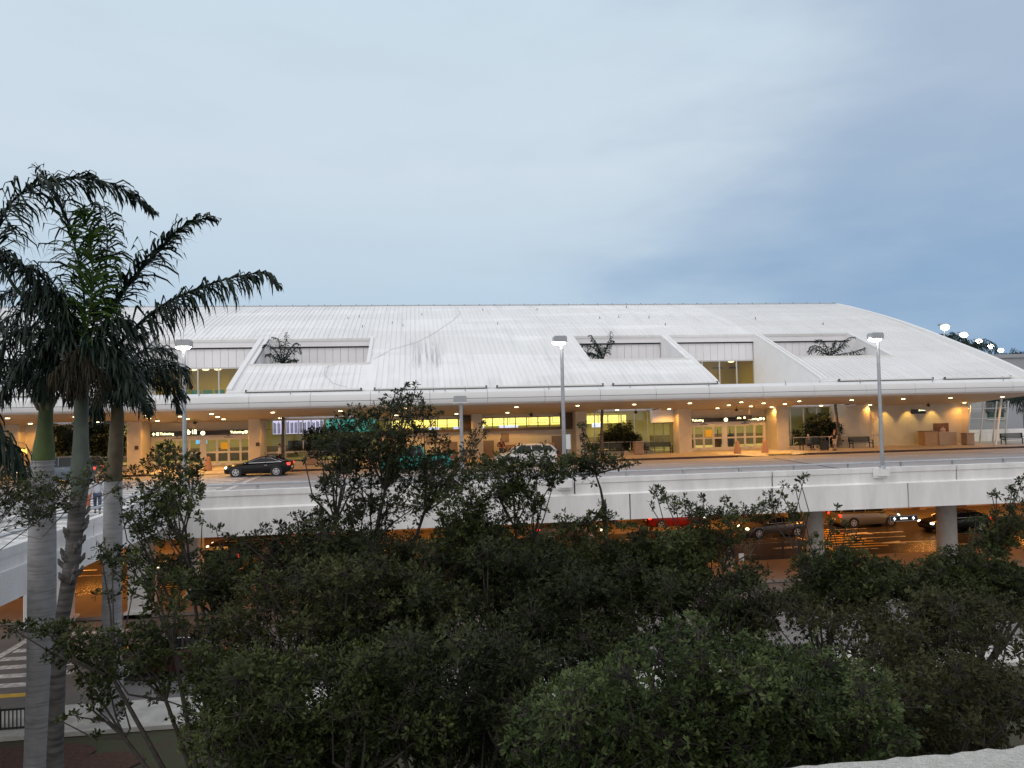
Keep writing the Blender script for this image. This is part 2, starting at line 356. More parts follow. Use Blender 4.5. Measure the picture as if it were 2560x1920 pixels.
# piers
def pier(x0,x1,y,label,d=1.0,group='concrete piers under the elevated roadway',mt=WHITE,round_=False):
    t=thing('bridge_pier',label,'pier',((x0+x1)/2,y,ZL),group)
    m=MB(); cx=(x0+x1)/2; wd=(x1-x0)/2
    if round_:
        m.cyl((cx,y,0),wd,ZL,-1.02,20)
    else:
        c=.08; m.prism([(x0+c,y-d/2),(x1-c,y-d/2),(x1,y-d/2+c),(x1,y+d/2-c),(x1-c,y+d/2),(x0+c,y+d/2),(x0,y+d/2-c),(x0,y-d/2+c)],ZL,-1.02,'z')
    m.build('shaft',mat('shade_toned_concrete',(.40,.37,.34),.8,var=.15) if round_ else mt,t,round_)  # round shafts: white concrete darkened in colour for the shade under the deck
    m=MB(); m.box(x0-.12,x1+.12,y-d/2-.1,y+d/2+.1,ZL,ZL+.25); m.build('footing',mt,t)
pier(-17.5,-15.7,36.2,'wide white pier under the footbridge corner, behind the left palm')
pier(-13.4,-12.4,37.0,'white square pier between the footbridge corner and the leaning shrub')
pier(-11.6,-10.9,39.5,'narrow white pier set back from the square pier')
pier(-2.9,-2.3,37,'slim white pier glimpsed through the middle tree crowns')
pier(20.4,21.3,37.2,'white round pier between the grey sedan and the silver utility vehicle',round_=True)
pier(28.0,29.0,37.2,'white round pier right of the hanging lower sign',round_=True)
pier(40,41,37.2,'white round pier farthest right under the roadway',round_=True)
# lower level back wall
lw=thing('lower_terminal_wall','orange lit lower level terminal front with doors under the roadway','wall',(10,57,ZL))
m=MB(); m.box(-75,90,57,57.3,ZL+.15,-.4); m.build('wall',mat('ochre_wall',(.50,.40,.28),.7,var=.08,scale=.5),lw)
for x in (-40,-31,-15.6,-4,7,14,22,33,44,52):
    m=MB(); m.box(x,x+1.5,56.93,57.0,ZL+.15,ZL+2.5); m.build('door',mat('brown_door',(.12,.06,.035),.5),lw)
for x in np.arange(-60,80,7.2):
    m=MB(); m.box(x,x+.6,56.3,57,ZL+.15,-.4); m.build('pilaster',MT['ochre_wall'],lw)
for x,yl in [(x,49) for x in np.arange(-52,75,8)]+[(x,40) for x in np.arange(-56,75,8)]:
    t=thing('underdeck_lamp','shallow sodium lamp fixed under the upper roadway','lamp',(x,yl,-.45),'sodium lamps under the roadway')
    m=MB(); m.box(x-.6,x+.6,yl-.15,yl+.15,-.5,-.36); m.build('housing',GALV,t)
    m=MB(); m.box(x-.55,x+.55,yl-.1,yl+.1,-.52,-.5); m.build('lens',mat('sodium_lens',(1,.6,.2),.5,emit=(1,.6,.2),estr=6),t)
    lamp('glow','AREA',t,(x,yl,-.56),(320 if yl>45 else 50),SOD,1.1,size_y=.3)
# ================================================================ TERMINAL
YE=52.3; YW=63.7
PY=[YE,53.1,54,55.5,57.1,60,63.5,67,70,73,75.5,78]; PZ=[5.84,6.22,6.62,7.26,7.92,9.10,10.52,11.84,12.88,13.85,14.60,15.25]
def RZ(y):
    y2=y if y<=78 else 156-y
    return float(np.interp(y2,PY,PZ))
T=thing('airport_terminal','long white airport terminal with a curved ribbed metal roof and lit glass frontage','terminal building',(5,60,0))
WB=[(-21.1,-12.8),(22.3,30.4)]      # window bays open to the eave
OP=[(-29.6,-21.6),(-12.0,-3.7),(13.75,21.7),(30.95,39.4)]  # openings with palms
XL,XR=-70.0,47.2
def patch(mb,x0,x1,y0,y1,th=.22):
    ys=[y0]+[y for y in PY if y0<y<y1]+([156-y for y in PY[::-1] if y0<156-y<y1])+[y1]; ys=sorted(set(ys)); n=len(ys); v=[]
    for x in (x0,x1):
        for y in ys: v.append((x,y,RZ(y)))
        for y in ys: v.append((x,y,RZ(y)-th))
    f=[]
    for i in range(n-1):
        f+=[(i,2*n+i,2*n+i+1,i+1),(n+i,n+i+1,3*n+i+1,3*n+i),(i,i+1,n+i+1,n+i),(2*n+i,3*n+i,3*n+i+1,2*n+i+1)]
    f+=[(0,n,3*n,2*n),(n-1,3*n-1,4*n-1,2*n-1)]
    mb.add(v,f)
def ribs(mb,x0,x1,y0,y1,step=.406):
    ys=[y0]+[y for y in PY if y0<y<y1]+[y1]; n=len(ys); k0=math.ceil((x0+.05)/step)
    while k0*step<x1-.03:
        x=k0*step; v=[]
        for y in ys:
            z=RZ(y); v+=[(x-.022,y,z-.01),(x+.022,y,z-.01),(x+.012,y,z+.05),(x-.012,y,z+.05)]
        f=[(0,1,2,3)]
        for i in range(n-1):
            a=4*i; b=a+4
            for q in range(4): f.append((a+q,a+(q+1)%4,b+(q+1)%4,b+q))
        mb.add(v,f); k0+=1
RF=MB(); RB=MB()
patch(RF,XL,XR,63.5,78); patch(RF,XL,XR,78,104)
cuts=sorted([(a,b,'w') for a,b in WB]+[(a,b,'o') for a,b in OP]); x=XL
for a,b,k in cuts:
    if a>x+.01: patch(RF,x,a,YE,63.5)
    if k=='o': patch(RF,a,b,YE,57.1); ribs(RB,a,b,YE+.1,57.0)
    x=b
patch(RF,x,XR,YE,63.5)
ribs(RB,XL,XR,63.55,77.8)
for a,b in ((XL,-30.2),(-3.0,13.1),(40.1,46.7)): ribs(RB,a,b,YE+.1,63.45)
# roof sheet material: white metal with faint weathering and a patch of run-off streaks
rm=bpy.data.materials.new('white_roof_metal'); rm.use_nodes=True; t_=rm.node_tree; b_=t_.nodes['Principled BSDF']; b_.inputs['Roughness'].default_value=.5
tcn=t_.nodes.new('ShaderNodeTexCoord'); 
def tn(scale,st,detail=5):
    mp=t_.nodes.new('ShaderNodeMapping'); mp.inputs['Scale'].default_value=st; n=t_.nodes.new('ShaderNodeTexNoise'); n.inputs['Scale'].default_value=scale; n.inputs['Detail'].default_value=detail
    t_.links.new(tcn.outputs['Object'],mp.inputs[0]); t_.links.new(mp.outputs[0],n.inputs['Vector']); return n.outputs[0]
def tr(src,p0,p1,c0,c1):
    r=t_.nodes.new('ShaderNodeValToRGB'); e=r.color_ramp.elements; e[0].position=p0; e[1].position=p1; e[0].color=tuple(c0)+(1,); e[1].color=tuple(c1)+(1,); t_.links.new(src,r.inputs[0]); return r.outputs[0]
def tm(f,a,b,bl='MIX'):
    m_=t_.nodes.new('ShaderNodeMix'); m_.data_type='RGBA'; m_.blend_type=bl
    if isinstance(f,float): m_.inputs[0].default_value=f
    else: t_.links.new(f,m_.inputs[0])
    for s_,i_ in ((a,6),(b,7)):
        if isinstance(s_,tuple): m_.inputs[i_].default_value=s_+(1,)
        else: t_.links.new(s_,m_.inputs[i_])
    return m_.outputs[2]
def tmath(op,a,b):
    m_=t_.nodes.new('ShaderNodeMath'); m_.operation=op; m_.use_clamp=True
    for s_,i_ in ((a,0),(b,1)):
        if isinstance(s_,(int,float)): m_.inputs[i_].default_value=s_
        else: t_.links.new(s_,m_.inputs[i_])
    return m_.outputs[0]
basec=tm(tr(tn(.25,(1,.3,1)),.35,.7,(0,0,0),(1,1,1)),(.78,.78,.785),(.87,.87,.88))
basec=tm(tmath('MULTIPLY',tr(tn(2.5,(1.2,.06,.06)),.5,.75,(0,0,0),(1,1,1)),.25),basec,(.60,.61,.62))
sx=t_.nodes.new('ShaderNodeSeparateXYZ'); t_.links.new(tcn.outputs['Object'],sx.inputs[0])
def band(src,a,b,soft):
    lo=t_.nodes.new('ShaderNodeMapRange'); lo.inputs[1].default_value=a; lo.inputs[2].default_value=a+soft; t_.links.new(src,lo.inputs[0])
    hi=t_.nodes.new('ShaderNodeMapRange'); hi.inputs[1].default_value=b; hi.inputs[2].default_value=b-soft; t_.links.new(src,hi.inputs[0])
    return tmath('MULTIPLY',lo.outputs[0],hi.outputs[0])
mask=tmath('MULTIPLY',band(sx.outputs[0],-6.2,-2.0,2.2),band(sx.outputs[1],-4.2,2.8,1.4))
stk=tr(tn(3.2,(1.6,.05,.05),3),.50,.56,(0,0,0),(1,1,1))
basec=tm(tmath('MULTIPLY',mask,tmath('MULTIPLY',stk,.8)),basec,(.22,.22,.24))
lap=tr(tn(.5,(.12,.7,.7),2),.46,.50,(0,0,0),(1,1,1))
basec=tm(tmath('MULTIPLY',lap,.35),basec,(.66,.66,.65))
drt=tr(tn(1.5,(1.0,.10,.10),6),.52,.72,(0,0,0),(1,1,1))
basec=tm(tmath('MULTIPLY',drt,.30),basec,(.50,.51,.53))
basec=tm(tmath('MULTIPLY',band(sx.outputs[0],25.2,60,.3),.45),basec,(.62,.62,.615))
basec=tm(tmath('MULTIPLY',tmath('MULTIPLY',band(sx.outputs[1],-8,-5.6,1.6),tr(tn(2.0,(1.4,.05,.05),4),.45,.62,(0,0,0),(1,1,1))),.35),basec,(.42,.42,.44))
t_.links.new(basec,b_.inputs['Base Color'])
RF.build('roof',rm,T); RB.build('roof_seams',rm,T)
m=MB(); m.box(XL,XR,77.85,78.15,15.22,15.33)
m.build('ridge_cap',mat('ridge_metal',(.42,.44,.46),.5),T)
m=MB()
for x in np.arange(XL,XR,1.6): m.box(x,x+.05,77.8,77.9,15.33,15.40)
for _ in range(16):
    x=random.uniform(-8,40); y=random.uniform(66,76); m.box(x,x+.05,y,y+.05,RZ(y),RZ(y)+.22)
m.build('ridge_fixings',BLACKM,T)
def onR(x,y):
    d=ray(x,y)
    for Y in np.arange(52.3,78,.02):
        p=CP+d*Y/d[1]
        if p[2]<=RZ(Y): return Vector((p[0],Y,RZ(Y)+.07))
for pts in ([(1140,769),(1150,785),(1132,803),(1078,839),(1040,858),(978,876),(933,900)],[(842,914),(812,921),(811,939),(833,961),(868,970)]):
    m=MB(); m.tube([onR(*q) for q in pts],.014,5); m.build('roof_cable',mat('cable_grey',(.48,.49,.50),.6),T)
# gable verge and rims beside the bays
m=MB()
def rim(mb,xa,xb,y0,y1,up=.16):
    ys=[y0]+[y for y in PY if y0<y<y1]+[y1]; n=len(ys); v=[]
    for y in ys:
        u=up if up<.3 else up*max(.12,min(1,(76-y)/20)); v+=[(xa,y,RZ(y)-.1),(xb,y,RZ(y)-.1),(xb,y,RZ(y)+u),(xa,y,RZ(y)+u)]
    f=[(0,1,2,3),(4*n-4,4*n-1,4*n-2,4*n-3)]
    for i in range(n-1):
        a=4*i;b=a+4
        for q in range(4): f.append((a+q,a+(q+1)%4,b+(q+1)%4,b+q))
    mb.add(v,f)
rim(m,47.2,47.55,YE-.2,78,.42)
rim(m,-12.8,-12.45,YE+.2,63.5); rim(m,-12.25,-12.0,57.1,63.5); rim(m,-3.7,-3.45,57.1,63.5); rim(m,-21.4,-21.1,YE+.2,63.5)
rim(m,22.02,22.28,YE+.2,63.5,.07); rim(m,30.42,30.62,YE+.2,63.5,.1); rim(m,30.75,30.94,YE+.2,63.5,.12); rim(m,39.41,39.6,57.1,63.5,.1); rim(m,13.5,13.74,57.1,63.5,.05)
for a,b in OP:
    z=RZ(57.1); m.box(a-.12,b+.12,57.02,57.2,z-.15,z+.13)
m.split('roof_rims',WPAINT,T)
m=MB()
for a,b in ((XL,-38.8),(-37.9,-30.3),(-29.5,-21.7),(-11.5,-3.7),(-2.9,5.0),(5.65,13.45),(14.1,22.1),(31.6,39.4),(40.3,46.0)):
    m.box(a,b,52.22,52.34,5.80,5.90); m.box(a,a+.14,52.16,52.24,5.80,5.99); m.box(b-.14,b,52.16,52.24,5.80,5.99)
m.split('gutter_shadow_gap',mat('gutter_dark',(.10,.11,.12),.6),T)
m=MB()
for a,b in ((XL,-38.8),(-37.9,-30.3),(-29.5,-21.7),(-11.4,-3.8),(-2.8,4.9),(5.75,13.35),(14.2,22.0),(31.7,39.3),(40.4,46.2)):
    m.box(a+.02,b-.02,52.12,52.22,5.84,5.94)
m.split('gutter',WPAINT,T)
# fascia: rounded canopy edge in panels with joints
FA=MB(); FJ=MB(); XF=50.5
prof=[(53.0,5.72),(52.3,5.76),(51.8,5.70),(51.48,5.52),(51.38,5.24),(51.38,4.98),(51.46,4.78),(51.68,4.66),(52.3,4.64),(53.0,4.66)]
xs=[XL,-60,-50,-40,-33,-27.6,-23.5,-19.4,-15.2,-11.1,-7.1,-3.1,.95,4.95,9.0,13.0,17.1,21.1,25.2,29.2,33.3,37.3,41.4,45.4,47.6,XF]
p_up=prof[:5]+[(51.38,5.10),(52.9,5.1)]; p_dn=[(51.38,5.07)]+prof[5:]+[(53.0,5.07)]
for a,b in zip(xs[:-1],xs[1:]):
    FA.prism(p_up,a+.012,b-.012); FA.prism(p_dn,a+.012,b-.012)
FJ.prism([(52.9,5.6),(52.0,5.62),(51.5,5.4),(51.4,5.1),(51.6,4.92),(52.9,4.82)],XL,XF-.05)
FA.build('fascia',mat('fascia_paint',(.74,.74,.74),.42,var=.04,scale=.5),T,True); FJ.build('fascia_joints',DARK,T)
m=MB()
for x in list(np.arange(-32,46,5.9))+[1.2,2.0]: m.add([(x-.05,51.5,5.62),(x+.05,51.5,5.62),(x,51.46,5.78),(x,51.6,5.62)],[(0,1,2),(1,3,2),(0,2,3)]).box(x-.012,x+.012,51.52,51.55,5.7,5.95)
m.build('lightning_spikes',GALV,T)
# deck behind the fascia (floor of the open bays) and soffit
m=MB()
m.box(XL,XF,52.6,60.3,5.50,5.56)
for a,b in WB: m.box(a,b,60.3,63.7,5.50,5.56)
m.split('canopy_deck',mat('canopy_deck',(.6,.6,.6),.7,var=.1),T)
m=MB()
def soff(x0,x1,y0,y1,x1b=None):
    x1b=x1 if x1b is None else x1b
    z0,z1=soffz(y0),soffz(y1); v=[(x0,y0,z0),(x1,y0,z0),(x1b,y1,z1),(x0,y1,z1)]; v+=[(a,b,c+.1) for a,b,c in v]
    m.add(v,[(0,3,2,1),(4,5,6,7),(0,1,5,4),(1,2,6,5),(2,3,7,6),(3,0,4,7)])
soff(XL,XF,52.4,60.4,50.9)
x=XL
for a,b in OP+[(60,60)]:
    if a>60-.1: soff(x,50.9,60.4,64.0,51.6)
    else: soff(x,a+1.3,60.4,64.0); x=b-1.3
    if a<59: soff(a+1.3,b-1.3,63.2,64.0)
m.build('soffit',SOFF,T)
# shafts above the planters
m=MB()
for a,b in OP:
    for xx,yy in ((a,1),(b,-1)):
        a0,a1=(xx,xx+yy*.12) if yy>0 else (xx+yy*.12,xx)
        ys=[57.15,60,63.5]; 
        m.add([(xx+yy*.01,57.15,5.56),(xx+yy*.01,63.65,5.56),(xx+yy*.01,63.65,RZ(63.5)-.05),(xx+yy*.01,60,RZ(60)-.08),(xx+yy*.01,57.15,RZ(57.1)-.1)],[(0,1,2,3,4)])
    m.quad((a,57.25,5.56),(b,57.25,5.56),(b,57.25,7.95),(a,57.25,7.95))
    m.quad((a+1.3,60.42,soffz(60.4)+.08),(b-1.3,60.42,soffz(60.4)+.08),(b-1.3,60.42,5.5),(a+1.3,60.42,5.5))
    m.quad((a+1.3,60.4,3.9),(a+1.3,63.6,3.8),(a+1.3,63.6,5.54),(a+1.3,60.4,5.54)); m.quad((b-1.3,60.4,3.9),(b-1.3,63.6,3.8),(b-1.3,63.6,5.54),(b-1.3,60.4,5.54))
for a,b in WB:
    for xx in (a+.01,b-.01):
        m.add([(xx,YE+.5,5.56),(xx,63.65,5.56),(xx,63.65,RZ(63.5)-.05),(xx,60,RZ(60)-.08),(xx,57.1,RZ(57.1)-.08),(xx,54.8,RZ(54.8)-.1),(xx,YE+.5,RZ(YE+.5)-.1)],[tuple(range(7))])
m.split('bay_side_walls',mat('bay_wall',(.80,.80,.81),.65,var=.05,scale=1),T)
# upper wall: jointed panels and fascia beam over every bay
m=MB(); jn=MB(); bm_=MB()
for (a,b),zb in [((a,b),8.22) for a,b in WB]+[((a,b),3.75) for a,b in OP]:
    jn.box(a,b,63.82,63.9,zb,10.3)
    n=max(2,round((b-a)/.66)); st=(b-a)/n
    for i in range(n): m.box(a+i*st+.012,a+(i+1)*st-.012,63.74,63.82,zb+.01,9.75)
    bm_.box(a,b,63.55,63.73,9.86,10.36); jn.box(a,b,63.6,63.73,9.78,9.86)
m.build('wall_panels',PANEL,T); jn.split('panel_joints',DARK,T); bm_.split('head_beam',PANEL,T)
# upper storey windows + room
FR=mat('aluminium_frame',(.62,.62,.62),.4,.2)
for k,(a,b) in enumerate(WB):
    n=5; st=(b-a)/n
    w_=MB(); w_.box(a,b,63.7,63.8,8.12,8.22); w_.box(a,b,63.7,63.8,5.56,5.66)
    for i in range(n+1): w_.box(a+i*st-.045,a+i*st+.045,63.71,63.79,5.66,8.12)
    wf=w_.build('window_frame',FR,T)
    p=MB(); p.quad((a,63.75,5.6),(b,63.75,5.6),(b,63.75,8.15),(a,63.75,8.15)); p.build('pane',GL,wf)
    rm_=MB(); rm_.box(a-1,b+1,70.4,70.5,5.4,8.6); rm_.box(a-1,b+1,63.9,70.5,5.4,5.5); rm_.box(a-1,b+1,63.9,70.5,8.5,8.6); rm_.box(a-1.1,a-1,63.9,70.5,5.4,8.6); rm_.box(b+1,b+1.1,63.9,70.5,5.4,8.6)
    rm_.build('upper_room',mat('ochre_room',(.52,.43,.09),.8),T)
    l_=MB()
    for i in range(4 if k==0 else 1):
        xx=a+1.2+i*1.0 if k==0 else b-.9; l_.ball((xx,66.5,8.25),.3,10,6,(1,1,.35))
    l_.split('ceiling_bowl_light',mat('bowl_lamp',(1,.9,.5),.5,emit=(1,.9,.5),estr=2.2),T)
    if k==0:
        l_=MB()
        for i in range(7): xx=a+1.6+i*.95; l_.box(xx,xx+.62,64.6,65.1,5.5,6.42); 
        l_.split('teal_chairs',mat('teal_fabric',(.06,.33,.28),.7),T)
    else:
        l_=MB(); l_.box(a+5.2,a+6.1,66,66.1,7.55,7.72); l_.box(b-1.3,b-.5,66,66.1,7.55,7.72); l_.split('hanging_frames',BLACKM,T)
    lamp('room_light','AREA',T,((a+b)/2,66.5,8.1),125,(1,.82,.33),4,size_y=1.5)
# ---- ground floor front
def col(x0,x1,y0=61.4,y1=63.7):
    m=MB(); c=.05; zt=soffz(y0)+.05
    m.prism([(x0+c,y0),(x1-c,y0),(x1,y0+c),(x1,y1),(x0,y1),(x0,y0+c)],.15,zt,'z'); m.build('column',CREAM,T)
for a,b in ((-22.5,-21.4),(-13.35,-12.4),(4.55,5.45),(13.3,14.3),(22.3,23.5),(31.25,32.4),(-31.5,-30.3),(-40,-38.8)): col(a,b)
# wall stretches
m=MB()
m.box(-70,-40,62.4,62.6,.15,4.2); m.box(-38.8,-31.5,62.4,62.6,.15,4.2); m.box(-30.3,-28.7,62.2,62.4,.15,4.2)
for (a,b) in ((-21.4,-13.35),(23.5,31.25)): m.box(a,b,63.62,63.8,3.02,3.95)
m.box(37.6,41.2,62.75,62.95,.15,4.1); m.box(41.2,50.0,62.7,62.9,.15,4.1)
# mid stretches between columns: solid wall below a clerestory
for a,b in ((-3.4,4.55),(5.45,13.3)): m.box(a,b,62.9,63.1,.15,2.5); m.box(a,b,62.95,63.1,3.55,4.0)
m.split('front_wall',CREAM,T)
m=MB()
for a,b in ((-3.4,4.55),(5.45,13.3)): m.box(a,b,62.6,62.9,2.42,2.66)
m.box(12.2,13.3,62.5,62.62,2.66,3.8); m.box(3.6,4.55,62.5,62.62,2.66,3.8)
m.split('clerestory_sill',mat('dark_brown_metal',(.06,.035,.02),.5),T)
m=MB()
for a,b in ((-3.4,4.55),(5.45,13.3)):
    for i in range(9): xx=a+(b-a)*i/8; m.box(xx-.035,xx+.035,62.95,63.02,2.66,3.56)
    m.box(a,b,62.95,63.02,3.5,3.56)
f_=m.build('clerestory_frame',BLACKM,T)
m=MB()
for a,b in ((-3.4,4.55),(5.45,13.3)): m.quad((a,62.99,2.66),(b,62.99,2.66),(b,62.99,3.56),(a,62.99,3.56))
m.build('pane',GL,f_)
m=MB()
for x in (1.0,7.25,10.0): pass
for x0,x1,z0,z1 in ((.75,1.25,1.55,2.15),(7.15,7.8,1.45,2.2),(5.6,6.5,.15,1.62),(2.1,3.4,.15,1.6),(11.5,12.95,.15,1.85)): m.box(x0,x1,62.84,62.9,z0,z1)
m.split('brown_door',mat('grey_brown_door',(.20,.15,.12),.6,var=.1),T)
m=MB()
for x0,x1 in ((6.9,9.0),(9.55,11.6),(-1.5,.5)): m.box(x0,x1,62.0,62.5,.15,1.2); m.box(x0-.03,x1+.03,61.95,62.55,1.2,1.26)
m.build('curbside_counter',mat('oak_laminate',(.42,.25,.12),.5,var=.15,scale=4),T)
# curved pale wall right of the palm bay (rounded corner)
m=MB(); pts=[(39.1+1.9*math.cos(a),62.9-1.1*math.sin(a)) for a in np.linspace(math.pi,0,13)]
m.prism(pts,.15,3.95,'z'); m.build('rounded_wall',CREAM,T,True)
# glass fronts
def glassfront(x0,x1,y,n,zt=3.85,hz=(1.05,),mt=FR,sill=.35):
    m=MB(); st=(x1-x0)/n
    for i in range(n+1): m.box(x0+i*st-.035,x0+i*st+.035,y-.06,y+.06,.15,zt)
    for z in hz: m.box(x0,x1,y-.04,y+.04,z-.03,z+.03)
    m.box(x0,x1,y-.06,y+.06,.15,.22); m.box(x0,x1,y-.06,y+.06,zt-.06,zt)
    f=m.build('window_frame',mt,T); p=MB(); p.quad((x0,y,.2),(x1,y,.2),(x1,y,zt-.03),(x0,y,zt-.03)); p.build('pane',GL,f)
glassfront(-12.4,-3.4,63.65,6); glassfront(14.3,20.3,63.65,5); glassfront(32.4,37.6,63.65,4); glassfront(-28.7,-22.5,63.65,5)
glassfront(20.6,22.3,62.8,2,2.75,(1.05,),mat('green_frame',(.20,.26,.16),.5))
m=MB(); m.box(20.3,22.3,62.5,62.9,2.8,3.9); m.build('white_transom',PANEL,T)
# end glass lobby
m=MB()
for x in (50.05,51.3,52.6,53.8): m.tube([(x-.25,61.9,.15),(x+.2,61.7,3.95)],.07,8)
for z in (1.1,2.4,3.3): m.box(50.0,53.9,61.75,61.85,z,z+.05)
f_=m.build('lobby_frame',FR,T); p=MB(); p.quad((50,61.8,.2),(53.9,61.8,.2),(53.9,61.8,3.9),(50,61.8,3.9)); p.quad((50,61.8,.2),(50,66,.2),(50,66,3.9),(50,61.8,3.9)); p.build('pane',GL,f_)
m=MB(); m.box(50.2,50.6,64,64.1,2.2,3.75); m.box(50.2,50.55,64,64.1,.9,2.0); m.box(50.2,53.8,66,66.1,.15,.9); m.split('lobby_light_panel',mat('yellow_panel_lamp',(1,.9,.1),.5,emit=(.95,.85,.12),estr=1.1),T)
t=thing('slanted_post','white slanted steel post holding the canopy tip','post',(49.6,58.3,.15)); m=MB(); m.tube([(49.6,58.3,.15),(50.1,58.0,4.25)],.085,10); m.build('post',WPAINT,t,True); m=MB(); m.box(49.42,49.78,58.12,58.48,.15,.19); m.build('base_plate',GALV,t)
# entrance doors
def entrance(x0,x1,y=63.6,zt=3.02):
    hw=(x1-x0)/2
    for k in range(2):
        a=x0+k*hw; b=a+hw
        fr=MB(); fr.box(a,b,y-.06,y+.06,2.62,2.70); fr.box(a,a+.16,y-.06,y+.06,.15,2.62); fr.box(b-.16,b,y-.06,y+.06,.15,2.62); fr.box(a+.16,b-.16,y-.05,y+.05,2.42,2.62)
        fo=fr.build('door_frame',mat('pale_door_frame',(.56,.54,.52),.4),T)
        s=MB(); s.box((a+b)/2-.35,(a+b)/2+.35,y-.09,y-.05,2.45,2.49); s.box((a+b)/2-.09,(a+b)/2+.09,y-.13,y-.06,2.56,2.63); s.build('door_sensor',BLACKM,fo)
        n=4; lw_=(b-a-.32)/n
        for i in range(n):
            p0=a+.16+i*lw_; p1=p0+lw_; yy=y+(.02 if i in (1,2) else -.02)
            l=MB(); l.box(p0+.005,p0+.09,yy-.02,yy+.02,.17,2.42); l.box(p1-.09,p1-.005,yy-.02,yy+.02,.17,2.42)
            for z0,z1 in ((.17,.42),(1.18,1.32),(2.28,2.42)): l.box(p0+.09,p1-.09,yy-.02,yy+.02,z0,z1)
            d=l.build('sliding_door',MT['pale_door_frame'],T)
            l=MB(); l.quad((p0+.05,yy,.3),(p1-.05,yy,.3),(p1-.05,yy,2.4),(p0+.05,yy,2.4)); l.build('pane',GL,d)
            if i in (1,2): l=MB(); l.box(p0+lw_*.3,p1-lw_*.3,yy-.03,yy-.022,.27,.30); l.build('door_sticker',BLACKM,d)
entrance(-21.4,-13.35); entrance(23.5,31.25)
m=MB(); m.box(-15.95,-15.4,63.5,63.54,1.5,2.05); m.build('door_poster',mat('yellow_poster',(.75,.52,.04),.6),T)
m=MB(); m.box(25.55,26.15,63.5,63.54,1.35,2.0); m.build('door_poster',MT['yellow_poster'],T)
for x in (-21.9,-12.75,-23.4): m=MB(); m.box(x,x+.28,61.36,61.4,1.75,2.05); m.split('wall_plate',mat('dark_plate',(.05,.03,.02),.5),T)
# ---- ticket hall interior
m=MB(); m.box(XL,51,76,76.2,.1,5.4); m.box(XL,51,64.2,76,.1,.14); m.box(XL,51,64.05,76,4.1,4.2)
m.box(XL-.2,XL,62,76,0,5); m.build('ticket_hall',mat('hall_wall',(.46,.44,.26),.8,var=.05),T)
m=MB()
for a,b in ((-28,-16),(-2.5,21.5),(29,37.5)): m.box(a,b,74.6,74.7,2.55,3.35)
m.split('glowing_cove_wall',mat('yellow_cove_glow',(1,.95,.3),.5,emit=(1,.83,.22),estr=1.25),T)  # lit upper wall drawn as glowing strips, its brightness put into emission
m=MB()
for a,b in ((-28,-16),(-2.5,21.5),(29,37.5)):
    x=a
    while x<b: m.box(x,x+.06,74.5,74.58,2.5,3.4); w2=random.choice((1.2,1.8,2.4)); m.box(x+.2,x+w2,74.3,74.36,2.75,2.79); m.box(x+.2,x+.24,74.3,74.36,2.75,3.6); x+=w2+.4
m.build('hanging_sign_frames',BLACKM,T)
m=MB()
for x in np.arange(-27,48,4.2):
    if not -10<x<-5: m.box(x,x+3.2,72,72.8,.14,1.25)
m.box(-20,-14,70,70.6,.14,1.0)
m.split('check_in_desk',mat('desk',(.16,.13,.08),.5,var=.2,scale=3),T)
m=MB()
for x in (1.2,3.6,8.1,9.0,5.6,17.5): m.box(x,x+1.0,73,73.1,2.2,2.62)
m.split('desk_screen',mat('blue_screen',(.3,.4,.9),.4,emit=(.55,.62,1.0),estr=1.0),T)
m=MB()
for i in range(4): m.box(-12.2+i*1.08,-11.22+i*1.08,65.6,65.7,2.55,3.7)
m.build('departure_board',mat('board_screen',(.6,.6,.9),.4,emit=(.66,.66,.95),estr=1.0),T)
m=MB()
for i in range(4):
    for q in range(11): 
        if q%4!=3: m.box(-12.15+i*1.08+q*.085,-12.09+i*1.08+q*.085,65.55,65.59,2.6,3.65-random.random()*.2)
m.build('board_rows',mat('board_dark',(.10,.11,.30),.5),T)
m=MB(); m.box(-8.0,-3.6,68,68.1,2.5,3.8); m.build('teal_display',mat('teal_wall_lamp',(.05,.5,.45),.6,emit=(.03,.42,.38),estr=.75),T)
m=MB(); m.box(-11.2,-4,67,67.6,1.1,1.9); m.build('dark_kiosk',mat('dark_green_panel',(.02,.03,.02),.6),T)
m=MB(); m.box(-18.6,-17.7,65.9,66,1.9,2.5); m.build('blue_screen',mat('door_screen',(.1,.4,.8),.4,emit=(.15,.55,.95),estr=1.1),T)
m=MB()
for x in (15.2,16.0,18.2,24.4,25.2,27.8,29.0,35): m.box(x,x+.5,66.5,67.0,.14,.95+random.random()*.5); m.box(x+.1,x+.16,66.4,66.46,.14,1.9)
m.split('queue_furniture',BLACKM,T)
for x,e in ((-25,200),(-17.5,210),(-8,70),(0,200),(9,200),(17.5,300),(27,300),(35,240)):
    lamp('hall_fill','AREA',T,(x,70.5,4.0),e,(1,.80,.36),5,size_y=3)  # area lamps without fixtures, added as fill for the hall interior
